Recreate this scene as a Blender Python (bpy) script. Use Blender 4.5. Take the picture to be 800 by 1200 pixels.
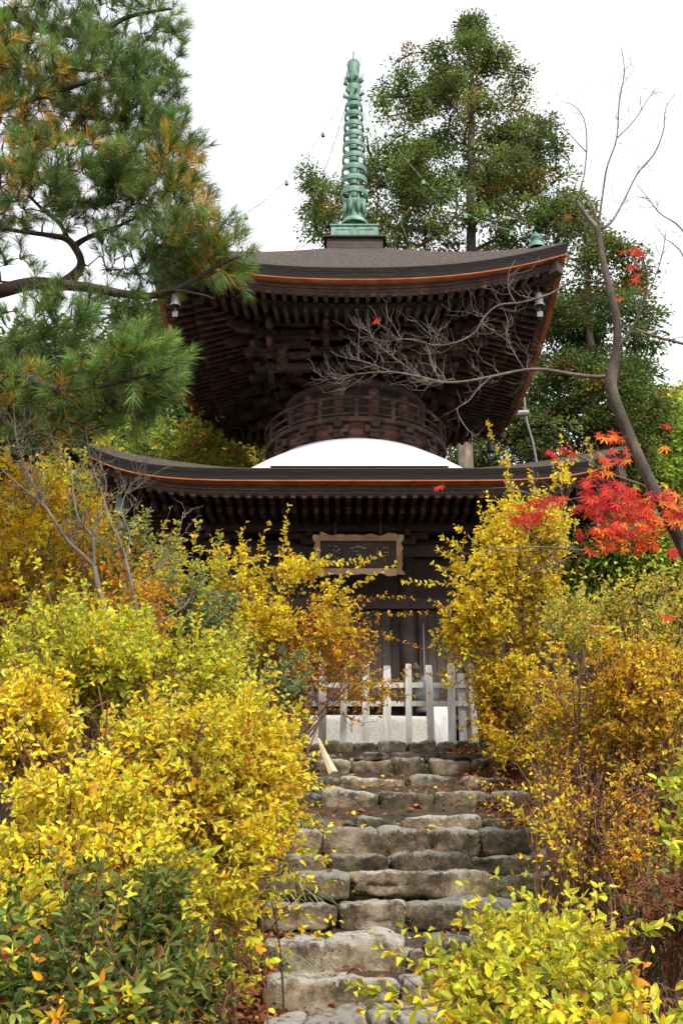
import bpy, math, random
import numpy as np
from mathutils import Matrix, Vector, noise as pnoise
R = math.radians
rng = np.random.default_rng(7)
random.seed(7)
scene = bpy.context.scene
for o in list(bpy.data.objects): bpy.data.objects.remove(o)

# ------------------------------------------------------------------ camera
PITCH = R(20.2); FPX = 1207.0
cam_d = bpy.data.cameras.new('camera'); cam = bpy.data.objects.new('camera', cam_d)
scene.collection.objects.link(cam); scene.camera = cam
cam.location = (0, 0, 0); cam.rotation_euler = (R(90) + PITCH, 0, 0)
cam_d.sensor_fit = 'VERTICAL'; cam_d.sensor_height = 24; cam_d.lens = FPX/1200*24
cam_d.clip_start = 0.05; cam_d.clip_end = 2000
# ------------------------------------------------------------------ world, sun, exposure
SUN_EL, SUN_AZ = R(48), R(152)      # azimuth measured clockwise from +Y: behind the camera, to the right
w = bpy.data.worlds.new('World'); scene.world = w; w.use_nodes = True
nt = w.node_tree; bg = nt.nodes['Background']; bg.inputs['Strength'].default_value = 0.11
sky = nt.nodes.new('ShaderNodeTexSky'); sky.sky_type = 'NISHITA'; sky.sun_disc = False
sky.sun_elevation = SUN_EL; sky.sun_rotation = SUN_AZ; sky.dust_density = 3
hs = nt.nodes.new('ShaderNodeHueSaturation'); hs.inputs['Saturation'].default_value = 0.25
mx = nt.nodes.new('ShaderNodeMixRGB'); mx.inputs[0].default_value = 0.8
mx.inputs[2].default_value = (8.0, 8.1, 8.4, 1)       # the closed cloud layer
nt.links.new(sky.outputs[0], hs.inputs['Color']); nt.links.new(hs.outputs[0], mx.inputs[1])
nt.links.new(mx.outputs[0], bg.inputs['Color'])
sd = bpy.data.lights.new('sun', 'SUN'); sd.energy = 3.2; sd.angle = R(10); sd.color = (1, .95, .87)
sun = bpy.data.objects.new('sun', sd); scene.collection.objects.link(sun)
sdir = Vector((math.sin(SUN_AZ)*math.cos(SUN_EL), math.cos(SUN_AZ)*math.cos(SUN_EL), math.sin(SUN_EL)))
sun.rotation_euler = sdir.to_track_quat('Z', 'Y').to_euler(); sun.location = sdir*40
vs = scene.view_settings; vs.view_transform = 'Standard'; vs.look = 'None'; vs.exposure = 0.8; vs.gamma = 1
scene.render.engine = 'CYCLES'
scene.cycles.max_bounces = 8; scene.cycles.diffuse_bounces = 5; scene.cycles.transmission_bounces = 5
scene.cycles.glossy_bounces = 2

# ------------------------------------------------------------------ pixel <-> place
ct, st = math.cos(PITCH), math.sin(PITCH)
def at(px, py, Y):                       # the point of the photograph's pixel at distance Y in front of the camera
    a = (px-400)/FPX; b = (600-py)/FPX
    return np.array([Y*a/(ct-b*st), Y, Y*(b*ct+st)/(ct-b*st)])
def Zat(py, Y): return float(at(400, py, Y)[2])
def ppm(p): return FPX/(p[1]*ct+p[2]*st)  # pixels per metre at a point

# ------------------------------------------------------------------ helpers
COL = scene.collection
def link(o, parent=None):
    COL.objects.link(o)
    if parent is not None: o.parent = parent
    return o
def tag(o, label=None, cat=None, group=None, kind=None):
    if label: o['label'] = label
    if cat: o['category'] = cat
    if group: o['group'] = group
    if kind: o['kind'] = kind
    return o
def empty(name, loc=(0,0,0), rz=0):
    o = bpy.data.objects.new(name, None); o.location = loc; o.rotation_euler = (0,0,rz); o.empty_display_size = .2
    return link(o)
class Geo:
    def __init__(s): s.v=[]; s.f=[]; s.c=[]; s.n=0
    def add(s, v, faces, col=None):
        v = np.asarray(v, float).reshape(-1,3)
        for f in faces:                          # arrays (m,k) of indices
            f = np.asarray(f, int)
            if f.size: s.f.append(f + s.n)
        s.v.append(v)
        if col is None: col = np.ones((len(v),3))
        col = np.asarray(col, float)
        if col.ndim == 1: col = np.tile(col, (len(v),1))
        s.c.append(col); s.n += len(v)
    def mesh(s, name, mat, smooth=False, colors=True):
        me = bpy.data.meshes.new(name)
        if not s.n: return me
        V = np.concatenate(s.v); me.vertices.add(len(V)); me.vertices.foreach_set('co', V.ravel())
        sizes = np.concatenate([np.full(len(f), f.shape[1]) for f in s.f])
        idx = np.concatenate([f.ravel() for f in s.f])
        me.loops.add(len(idx)); me.loops.foreach_set('vertex_index', idx)
        me.polygons.add(len(sizes)); me.polygons.foreach_set('loop_start', np.concatenate([[0], np.cumsum(sizes)[:-1]]))
        me.polygons.foreach_set('loop_total', sizes)
        me.polygons.foreach_set('use_smooth', np.full(len(sizes), bool(smooth)))
        if colors:
            a = me.color_attributes.new('Col', 'FLOAT_COLOR', 'POINT')
            C = np.concatenate(s.c); a.data.foreach_set('color', np.hstack([C, np.ones((len(C),1))]).ravel())
        me.update(); me.validate()
        if mat: me.materials.append(mat)
        return me
    def build(s, name, mat, parent=None, smooth=False, **k):
        o = bpy.data.objects.new(name, s.mesh(name, mat, smooth)); link(o, parent)
        return tag(o, **k)
    # shapes
    def box(s, c, d, rot=None, col=None, taper=1.0):
        x,y,z = [q/2 for q in d]
        v = np.array([[-x,-y,-z],[x,-y,-z],[x,y,-z],[-x,y,-z],[-x*taper,-y*taper,z],[x*taper,-y*taper,z],[x*taper,y*taper,z],[-x*taper,y*taper,z]])
        if rot is not None: v = v @ np.array(rot).T
        s.add(v+np.array(c), [np.array([[0,3,2,1],[4,5,6,7],[0,1,5,4],[1,2,6,5],[2,3,7,6],[3,0,4,7]])], col)
        return s
    def beam(s, a, b, wd, ht, col=None, up=(0,0,1)):
        a = np.array(a,float); b = np.array(b,float); L = np.linalg.norm(b-a); t=(b-a)/L
        sd = np.cross(t, up); sd /= np.linalg.norm(sd)+1e-9; u = np.cross(sd, t)
        return s.box((a+b)/2, (L, wd, ht), np.column_stack([t, sd, u]), col)
    def tube(s, pts, rad, sides=5, col=None, cap=True):
        P = np.asarray(pts,float); n=len(P); rad = np.broadcast_to(np.asarray(rad,float),(n,))
        T = np.gradient(P, axis=0); T /= np.linalg.norm(T,axis=1)[:,None]+1e-12
        ref = np.array([0,0,1.]) if abs(T[:,2]).mean() < .8 else np.array([1.,0,0])
        U = np.cross(T, ref); U /= np.linalg.norm(U,axis=1)[:,None]+1e-12
        W = np.cross(T, U)
        a = np.arange(sides)*2*np.pi/sides
        V = P[:,None]+rad[:,None,None]*(np.cos(a)[None,:,None]*U[:,None]+np.sin(a)[None,:,None]*W[:,None])
        i = np.arange(n-1)[:,None]*sides; j = np.arange(sides)[None]; k=(j+1)%sides
        F = np.stack([i+j, i+k, i+sides+k, i+sides+j], -1).reshape(-1,4)
        fs=[F]
        if cap and sides > 2:
            fs.append(np.arange(sides)[::-1][None]); fs.append((np.arange(sides)+(n-1)*sides)[None])
        s.add(V.reshape(-1,3), fs, col); return s
    def lathe(s, prof, c=(0,0,0), n=24, col=None, closed=False, a0=0, a1=2*math.pi):
        P = np.asarray(prof,float); m=len(P); full = abs(a1-a0-2*math.pi)<1e-6
        na = n if full else n+1
        a = a0+(a1-a0)*np.arange(na)/n
        V = np.stack([P[:,None,0]*np.sin(a), -P[:,None,0]*np.cos(a), np.repeat(P[:,1:2],na,1)],-1).reshape(-1,3)
        fs=[]
        rows = m if closed else m-1
        for i in range(rows):
            i2=(i+1)%m
            for j in range(n):
                k=(j+1)%na; fs.append([i*na+j, i*na+k, i2*na+k, i2*na+j])
        s.add(V+np.array(c), [np.array(fs)], col); return s
    def sphere(s, c, r, n=8, col=None):
        pr=[(max(1e-4, math.sin(t)*r[0]), -math.cos(t)*r[2]) for t in np.linspace(0, math.pi, n)]
        return s.lathe(pr, c, n*2, col)
def unit(v): return v/(np.linalg.norm(v,axis=-1,keepdims=True)+1e-9)
def unit_box_mesh(name, mat):
    g = Geo(); g.box((0,0,0),(1,1,1)); return g.mesh(name, mat)
def place_beam(name, me, a, b, wd, ht, parent, **k):
    a=Vector(a); b=Vector(b); t=(b-a); L=t.length; t.normalize()
    sdv=t.cross(Vector((0,0,1))); sdv.normalize(); u=sdv.cross(t)
    M = Matrix(((t.x*L, sdv.x*wd, u.x*ht, (a.x+b.x)/2),(t.y*L, sdv.y*wd, u.y*ht, (a.y+b.y)/2),(t.z*L, sdv.z*wd, u.z*ht,(a.z+b.z)/2),(0,0,0,1)))
    o = bpy.data.objects.new(name, me); link(o, parent); o.matrix_local = M
    return tag(o, **k)

# ------------------------------------------------------------------ materials
def newmat(name):
    m = bpy.data.materials.new(name); m.use_nodes = True
    return m, m.node_tree, m.node_tree.nodes['Principled BSDF']
def ramp(nt, fac, stops):
    r = nt.nodes.new('ShaderNodeValToRGB'); cr = r.color_ramp
    while len(cr.elements) < len(stops): cr.elements.new(.5)
    for e,(p,c) in zip(cr.elements, stops): e.position=p; e.color=(*c,1)
    nt.links.new(fac, r.inputs[0]); return r.outputs[0]
def noise(nt, scale, detail=6, vec=None, rough=.6, mapscale=None):
    n = nt.nodes.new('ShaderNodeTexNoise'); n.inputs['Scale'].default_value=scale; n.inputs['Detail'].default_value=detail
    n.inputs['Roughness'].default_value=rough
    if vec is None: vec = nt.nodes.new('ShaderNodeTexCoord').outputs['Object']
    if mapscale:
        mp = nt.nodes.new('ShaderNodeMapping'); mp.inputs['Scale'].default_value=mapscale; nt.links.new(vec, mp.inputs[0]); vec=mp.outputs[0]
    nt.links.new(vec, n.inputs['Vector']); return n.outputs['Fac']
def bump(nt, bs, h, strength=.5, dist=.02):
    b = nt.nodes.new('ShaderNodeBump'); b.inputs['Strength'].default_value=strength; b.inputs['Distance'].default_value=dist
    nt.links.new(h, b.inputs['Height']); nt.links.new(b.outputs[0], bs.inputs['Normal'])
def geopos(nt): return nt.nodes.new('ShaderNodeNewGeometry').outputs['Position']
def mat_noise(name, stops, scale=4, rough=.8, bs=.4, bd=.01, mapscale=None, detail=8, bscale=None, world=True):
    m, nt, b = newmat(name)
    v = geopos(nt) if world else None
    f = noise(nt, scale, detail, v, .65, mapscale)
    nt.links.new(ramp(nt, f, stops), b.inputs['Base Color']); b.inputs['Roughness'].default_value=rough
    h = noise(nt, bscale or scale*6, 5, v, .6, mapscale); bump(nt, b, h, bs, bd)
    return m
M = {}
M['wood'] = mat_noise('old_dark_wood', [(.25,(.014,.008,.006)),(.5,(.032,.018,.012)),(.75,(.08,.042,.025))], 3, .75, .5, .01)
M['wood_red'] = mat_noise('reddish_wood', [(.3,(.03,.012,.007)),(.5,(.08,.028,.014)),(.7,(.2,.07,.028))], 5, .75, .5, .01)
M['rafter'] = mat_noise('rafter_wood', [(.3,(.012,.007,.005)),(.5,(.030,.015,.009)),(.70,(.15,.062,.028))], 6, .8, .4, .01)
M['board'] = mat_noise('soffit_board', [(.3,(.012,.007,.005)),(.7,(.035,.019,.011))], 4, .85, .4, .01)
M['fascia'] = mat_noise('vermilion_edge', [(.3,(.16,.04,.014)),(.5,(.42,.11,.03)),(.68,(.42,.19,.09))], 3.5, .8, .3, .01)
M['strip'] = mat_noise('brown_strip', [(.3,(.06,.024,.012)),(.5,(.16,.065,.028)),(.7,(.30,.15,.08))], 3.5, .8, .3, .01)
M['pale_wood'] = mat_noise('weathered_frame_wood', [(.3,(.20,.115,.055)),(.5,(.36,.22,.11)),(.75,(.5,.34,.19))], 6, .8, .4, .01)
M['fence'] = mat_noise('grey_fence_wood', [(.3,(.30,.29,.26)),(.5,(.46,.45,.42)),(.72,(.62,.61,.58))], 4, .85, .5, .006, (8,8,.8))
M['white'] = mat_noise('white_plaster', [(.3,(.52,.51,.48)),(.44,(.67,.66,.64)),(.7,(.74,.74,.72))], 3.2, .9, .2, .006)
M['board_white'] = mat_noise('weathered_white_paint', [(.3,(.42,.41,.38)),(.5,(.60,.59,.56)),(.7,(.70,.69,.67))], 9, .8, .2, .004, (3,3,.6))
M['patina'] = mat_noise('green_bronze', [(.3,(.03,.085,.06)),(.5,(.085,.19,.135)),(.68,(.21,.34,.25))], 5, .6, .3, .01)
M['iron'] = mat_noise('dull_metal', [(.3,(.05,.055,.065)),(.7,(.14,.145,.16))], 9, .5, .2, .004)
M['pipe'] = mat_noise('pale_pipe', [(.3,(.12,.125,.13)),(.7,(.24,.245,.25))], 9, .5, .2, .004)
M['granite'] = mat_noise('speckled_granite', [(.36,(.24,.22,.19)),(.5,(.36,.34,.30)),(.64,(.46,.44,.40))], 60, .85, .4, .01)
M['bamboo'] = mat_noise('split_stake', [(.3,(.45,.33,.19)),(.7,(.62,.50,.33))], 8, .7, .3, .005)
# bark roof: thin courses of bark, grey brown with lichen
m, nt, b = newmat('bark_roof'); v = geopos(nt)
f = noise(nt, 16, 9, v, .85); c1 = ramp(nt, f, [(.36,(.02,.015,.012)),(.5,(.09,.065,.05)),(.62,(.22,.17,.13)),(.72,(.36,.32,.25))])
nt.links.new(c1, b.inputs['Base Color']); b.inputs['Roughness'].default_value=.95
bump(nt, b, noise(nt, 30, 6, v, .8), 1.0, .09); M['bark'] = m
m, nt, b = newmat('bark_edge'); v = geopos(nt)
f = noise(nt, 3, 8, v, .7, (1,1,22)); c1 = ramp(nt, f, [(.3,(.006,.004,.003)),(.55,(.014,.009,.007)),(.75,(.04,.027,.02))])
nt.links.new(c1, b.inputs['Base Color']); b.inputs['Roughness'].default_value=.95
bump(nt, b, f, .8, .03); M['bark_edge'] = m
# step stones
m, nt, b = newmat('step_stone'); v = geopos(nt)
f = noise(nt, 4.5, 12, v, .78)
c1 = ramp(nt, f, [(.36,(.025,.016,.010)),(.45,(.13,.09,.048)),(.53,(.31,.235,.145)),(.62,(.50,.42,.30))])
g2 = nt.nodes.new('ShaderNodeNewGeometry'); sp = nt.nodes.new('ShaderNodeSeparateXYZ'); nt.links.new(g2.outputs['Normal'], sp.inputs[0])
f2 = noise(nt, 14, 8, v, .75)
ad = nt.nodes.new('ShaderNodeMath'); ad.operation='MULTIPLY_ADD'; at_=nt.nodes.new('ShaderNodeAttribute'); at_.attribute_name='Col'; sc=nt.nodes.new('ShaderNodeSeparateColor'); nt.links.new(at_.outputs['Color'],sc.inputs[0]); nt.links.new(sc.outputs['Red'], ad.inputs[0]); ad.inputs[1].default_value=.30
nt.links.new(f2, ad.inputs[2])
pale_top = ramp(nt, ad.outputs[0], [(.70,(0,0,0)),(.78,(.85,.85,.85))])  # pale tint, stronger towards the top of each stone, broken up by noise
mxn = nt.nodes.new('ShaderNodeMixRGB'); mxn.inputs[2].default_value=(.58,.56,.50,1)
nt.links.new(pale_top, mxn.inputs[0]); nt.links.new(c1, mxn.inputs[1])
f3 = noise(nt, 3.1, 8, v, .75); mossm = ramp(nt, f3, [(.53,(0,0,0)),(.66,(.85,.85,.85))])
mx2 = nt.nodes.new('ShaderNodeMixRGB'); mx2.inputs[2].default_value=(.045,.052,.018,1)
nt.links.new(mossm, mx2.inputs[0]); nt.links.new(mxn.outputs[0], mx2.inputs[1])
tn=nt.nodes.new('ShaderNodeVectorMath'); tn.operation='SCALE'; nt.links.new(mx2.outputs[0],tn.inputs[0]); nt.links.new(sc.outputs['Green'],tn.inputs['Scale']); nt.links.new(tn.outputs[0], b.inputs['Base Color']); b.inputs['Roughness'].default_value=.9
bump(nt, b, noise(nt, 20, 12, v, .8), 1.0, .06); M['stone']=m
M['soil'] = mat_noise('forest_soil', [(.3,(.022,.016,.010)),(.5,(.055,.036,.02)),(.65,(.11,.06,.03)),(.8,(.16,.10,.05))], 7, .95, 1, .05, bscale=30)
def bark_mat(name, a, bb, c): return mat_noise(name, [(.3,a),(.5,bb),(.72,c)], 14, .9, .8, .01, (1,1,.4))
M['pine_bark'] = bark_mat('pine_bark', (.022,.015,.012),(.055,.036,.028),(.13,.09,.07))
M['grey_bark'] = bark_mat('grey_bark', (.05,.04,.03),(.12,.095,.07),(.24,.205,.155))
M['maple_bark'] = bark_mat('maple_bark', (.022,.016,.010),(.055,.042,.028),(.13,.105,.075))
M['dark_bark'] = bark_mat('dark_bark', (.03,.02,.015),(.06,.04,.03),(.11,.08,.06))
M['cane'] = bark_mat('cane_bark', (.05,.022,.012),(.13,.06,.03),(.25,.14,.08))
def leaf_mat(name, trans=.35, rough=.5, spec=.35):
    m, nt, b = newmat(name); out = nt.nodes['Material Output']
    a = nt.nodes.new('ShaderNodeAttribute'); a.attribute_name='Col'
    nt.links.new(a.outputs['Color'], b.inputs['Base Color']); b.inputs['Roughness'].default_value=rough
    b.inputs['Specular IOR Level'].default_value=spec
    t = nt.nodes.new('ShaderNodeBsdfTranslucent'); nt.links.new(a.outputs['Color'], t.inputs[0])
    mix = nt.nodes.new('ShaderNodeMixShader'); mix.inputs[0].default_value=trans
    nt.links.new(b.outputs[0], mix.inputs[1]); nt.links.new(t.outputs[0], mix.inputs[2]); nt.links.new(mix.outputs[0], out.inputs[0])
    return m
M['leaf'] = leaf_mat('leaf', .42, .55, .2); M['scale_leaf'] = leaf_mat('scale_leaf', .25, .7, .12); M['needle'] = leaf_mat('needle', .2, .45); M['litter'] = leaf_mat('dry_leaf', .1, .8, .15)

# ------------------------------------------------------------------ the ground
SX0 = .35                                   # stair axis
prof_Y = [-60,-5,0,1.5,4.3,5.0,5.7,6.5,7.4,8.2,9.1,9.85,13,21,30,60,110,400,900]
prof_Z = [-9,-2.5,-1.62,-1.35,-.72,-.5,-.18,-.02,.30,.62,.95,1.24,1.28,1.4,6.0,19,30,42,42]
def H(x, y):
    z = np.interp(y, prof_Y, prof_Z); d = np.abs(x-SX0)-1.15
    bank = np.clip(d, 0, 3)*.22*np.clip((11-y)/3, 0, 1)*np.clip((y+2)/4,0,1)
    return z + bank + .05*np.sin(x*2.3+y)*np.clip(d,0,1) + .04*np.sin(y*3.1-x)*np.clip(d,0,1)
def ground():
    xs = np.concatenate([[-900,-300,-120,-60,-35,-22],np.arange(-16,16.01,.28),[22,35,60,120,300,900]])
    ys = np.concatenate([[-60,-25,-10,-5],np.arange(-3,22,.28),[23,25,28,32,38,46,60,85,110,200,400,900]])
    X,Y = np.meshgrid(xs,ys); Z = H(X,Y); n=len(xs)
    i=np.arange(len(ys)-1)[:,None]*n; j=np.arange(n-1)[None]
    F=np.stack([i+j,i+j+1,i+n+j+1,i+n+j],-1).reshape(-1,4)
    g=Geo(); g.add(np.stack([X,Y,Z],-1).reshape(-1,3),[F]); g.build('hillside_ground', M['soil'], None, True, kind='structure')
ground()

# ------------------------------------------------------------------ stone steps
def stone_mesh(sx, sy, sz, seed, rough=1.0):
    """one rough hewn stone: a rounded block with dents"""
    r = np.random.default_rng(seed); n = 9
    nx = max(4, int(sx/.022)) if rough>.5 else 6; ny = 7 if rough>.5 else 2; nz = max(5, int(sz/.02)) if rough>.5 else 8
    vs_, fs, idx = [], [], {}
    def vid(i,j,k):
        if (i,j,k) not in idx:
            idx[(i,j,k)] = len(vs_); vs_.append(((i/nx-.5),(j/ny-.5),(k/nz-.5)))
        return idx[(i,j,k)]
    for i in range(nx):
        for j in range(ny):
            for k,s_ in ((0,0),(nz,1)):
                q=[vid(i,j,k),vid(i+1,j,k),vid(i+1,j+1,k),vid(i,j+1,k)]; fs.append(q if s_ else q[::-1])
    for i in range(nx):
        for k in range(nz):
            for j,s_ in ((0,0),(ny,1)):
                q=[vid(i,j,k),vid(i+1,j,k),vid(i+1,j,k+1),vid(i,j,k+1)]; fs.append(q if not s_ else q[::-1])
    for j in range(ny):
        for k in range(nz):
            for i,s_ in ((0,0),(nx,1)):
                q=[vid(i,j,k),vid(i,j+1,k),vid(i,j+1,k+1),vid(i,j,k+1)]; fs.append(q if s_ else q[::-1])
    V = np.array(vs_)*2
    S = np.array([sx,sy,sz])/2; P = V*S
    rad = min(.016, sz*.15)                       # worn arrises
    inner = np.clip(P, -(S-rad), S-rad); d = P-inner; L = np.linalg.norm(d,axis=1)[:,None]
    P = np.where(L>1e-6, inner + d/np.maximum(L,1e-6)*np.minimum(L, rad), P)
    if rough > .5:
        sh_=r.uniform(-.16,.16); P[:,0]+=P[:,2]*sh_; P[:,2]+=P[:,0]/S[0]*r.uniform(-.012,.012)
        for _ in range(7):                       # chipped facets
            nv=unit(np.array([r.choice([-1,1])*r.uniform(.1,1),-r.uniform(.1,1),r.choice([-1,1,1])*r.uniform(.2,1.2)])); sup=(np.abs(nv)*S).sum(); dd=sup-r.uniform(.006,.034); ex=np.maximum(P@nv-dd,0); P=P-ex[:,None]*nv
    nrm = P/np.maximum(np.linalg.norm(P/S,axis=1)[:,None],.01)/S; nrm/=np.linalg.norm(nrm,axis=1)[:,None]+1e-9
    q0 = Vector(r.uniform(-50,50,3)); disp = np.empty(len(P))
    for i,p in enumerate(P):
        v=Vector(p)
        disp[i] = pnoise.noise(v*3.5+q0)*.036 + pnoise.noise(v*9+q0)*.024 - abs(pnoise.noise(v*13+q0))*.026 + pnoise.noise(v*32+q0)*.008
    P = P + nrm*(disp*rough)[:,None]
    P[:,2] += (P[:,2]>0)*(np.sin(P[:,0]*r.uniform(3,7)+r.uniform(0,6))*.014*rough - np.abs(P[:,0]/S[0])**6*.018*rough)
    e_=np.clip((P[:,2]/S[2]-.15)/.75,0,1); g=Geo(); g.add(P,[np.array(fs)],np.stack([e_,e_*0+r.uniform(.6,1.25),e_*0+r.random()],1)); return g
steps = empty('stone_steps', (SX0, 7, 0)); tag(steps, kind='structure')
# rows: (Y of the face, list of (x0,x1,ytop,ybottom) in the photograph)
ROWS = [
 (9.86, .45, [(352,375,871,886),(377,398,870,886),(399,415,869,886),(416,442,868,884),(443,476,868,884),(477,509,868,884),(511,533,868,884),(535,562,867,883),(564,590,868,886)]),
 (9.20, .70, [(345,410,884,892),(412,506,881,890),(508,552,880,889),(554,590,881,890)]),
 (9.06, .60, [(345,365,890,912),(367,410,888,912),(412,460,889,912),(461,501,887,912),(503,552,888,912),(554,598,886,912)]),
 (8.70, .60, [(366,397,911,930),(399,475,910,930),(480,538,909,929),(541,594,909,929)]),
 (8.15, .70, [(338,374,928,960),(376,440,926,960),(443,507,926,960),(509,570,925,960),(572,620,927,960)]),
 (7.65, .60, [(340,374,958,975),(376,416,957,973),(418,468,957,974),(470,565,956,973),(567,612,957,974)]),
 (7.00, .75, [(336,379,972,1004),(381,441,969,1004),(443,504,969,1004),(506,561,970,1004),(563,642,971,1004)]),
 (6.50, .60, [(330,386,1002,1026),(388,456,1001,1026),(457,552,1000,1026),(554,624,1001,1026),(626,668,1000,1024)]),
 (6.15, .60, [(306,409,1023,1052),(411,583,1018,1050),(585,660,1022,1052)]),
 (5.66, .60, [(300,391,1058,1090),(393,472,1054,1090),(475,605,1056,1090),(607,680,1058,1090)]),
 (5.30, .55, [(302,381,1102,1150),(383,476,1099,1150),(479,500,1106,1150),(502,556,1098,1150),(558,592,1096,1150),(594,660,1100,1150)]),
 (4.95, .60, [(308,466,1144,1195),(468,556,1142,1195),(558,628,1146,1195),(632,672,1143,1190)]),
 (4.55, .60, [(300,352,1200,1260),(354,430,1188,1260),(432,560,1192,1260),(562,640,1194,1260)]),
 (4.15, .60, [(250,420,1250,1330),(424,560,1250,1330),(564,690,1250,1330)]),
 (3.75, .60, [(230,400,1320,1420),(404,600,1320,1420),(604,720,1320,1420)]),
]
sid = 0
for Yf, dep, row in ROWS:
    for (x0,x1,y0,y1) in row:
        a = at(x0,y0,Yf); b_ = at(x1,y1,Yf); sx = b_[0]-a[0]+.012; zt=a[2]; zb=b_[2]-.015; hgt_=zt-zb
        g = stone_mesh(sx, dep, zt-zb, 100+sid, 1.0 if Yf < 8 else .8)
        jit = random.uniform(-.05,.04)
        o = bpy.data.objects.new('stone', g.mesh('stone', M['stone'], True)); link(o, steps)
        o.location = (( a[0]+b_[0])/2-SX0, Yf+dep/2+jit-7, (zt+zb)/2); o.rotation_euler=(0,random.uniform(-.02,.02),random.uniform(-.05,.05))
        sid += 1
    xx0=min(q[0] for q in row); xx1=max(q[1] for q in row); ym=max(q[3] for q in row); xc=xx0
    while xc < xx1-10:                                  # packing stones set back under the treads
        wpx=random.uniform(50,95)*9/Yf*.8; xe=min(xx1,xc+wpx); a=at(xc,row[0][2],Yf+.12); b_=at(xe,ym+14,Yf+.12)
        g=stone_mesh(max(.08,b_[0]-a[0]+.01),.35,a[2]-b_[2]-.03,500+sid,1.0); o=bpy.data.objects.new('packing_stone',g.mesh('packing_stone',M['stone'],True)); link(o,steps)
        o.location=((a[0]+b_[0])/2-SX0,Yf+.12+.17+random.uniform(-.02,.02)-7,(a[2]+b_[2]-.03)/2-.01); sid+=1; xc=xe

# ------------------------------------------------------------------ pagoda
AX, AY = .228, 15.42
pag = empty('pagoda', (AX, AY, 1.3))
tag(pag, 'two storied dark wooden pagoda with bark roofs, white plaster dome and tall green finial', 'pagoda')
OFF = np.array([0,0,-1.3])
def pbuild(g, name, mat, parent=None, smooth=False, **k):       # geometry in pagoda axis coordinates, Z absolute
    o = g.build(name, mat, parent or pag, smooth, **k)
    if parent is None: o.location = (0,0,-1.3)
    return o
def side_rot(k): a = k*math.pi/2; return np.array([[math.cos(a),-math.sin(a),0],[math.sin(a),math.cos(a),0],[0,0,1]])
class Eave:
    def __init__(s,h,Ze,lift,p,k,a,Za): s.h=h;s.Ze=Ze;s.lift=lift;s.p=p;s.k=k;s.a=a;s.Za=Za
    def up(s,u,sd): return s.lift*abs(u)**s.p*(sd/s.h)**s.k
    def top(s,u,sd):
        t=(s.h-sd)/(s.h-s.a); return s.Ze+(s.Za-s.Ze)*t+s.up(u,sd)
def roof_top(E, nu=48, ns=20):
    g=Geo()
    for k in range(4):
        V=[]
        for i in range(ns+1):
            sd=E.h+(E.a-E.h)*i/ns
            for j in range(nu+1):
                u=-1+2*j/nu; V.append((u*sd,-sd,E.top(u,sd)+ (0 if i else -.012)))
        n=nu+1; i=np.arange(ns)[:,None]*n; j=np.arange(nu)[None]
        F=np.stack([i+j,i+j+1,i+n+j+1,i+n+j],-1).reshape(-1,4)
        g.add(np.array(V)@side_rot(k).T,[F])
    return g
def sweep(E, prof, nu=40, sides=(0,1,2,3), closed=False):
    g=Geo()
    for k in sides:
        V=[]
        for (ins,dz) in prof:
            sd=E.h-ins
            for j in range(nu+1):
                u=-1+2*j/nu; V.append((u*sd,-sd,E.Ze+dz+E.up(u,E.h)*(1-ins/E.h*.4)))
        m=len(prof); n=nu+1; fs=[]
        for i in range(m if closed else m-1):
            i2=(i+1)%m
            for j in range(nu): fs.append([i*n+j+1,i*n+j,i2*n+j,i2*n+j+1])
        g.add(np.array(V)@side_rot(k).T,[np.array(fs)])
    return g
UP = Eave(3.0, 8.25, .42, 2.4, 2.8, .46, 10.31)
LO = Eave(3.46, 4.995, .33, 6.0, 3.0, 1.2, 5.88)
rafter_me = unit_box_mesh('rafter', M['rafter'])
rcount = 0
rest = {}
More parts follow.
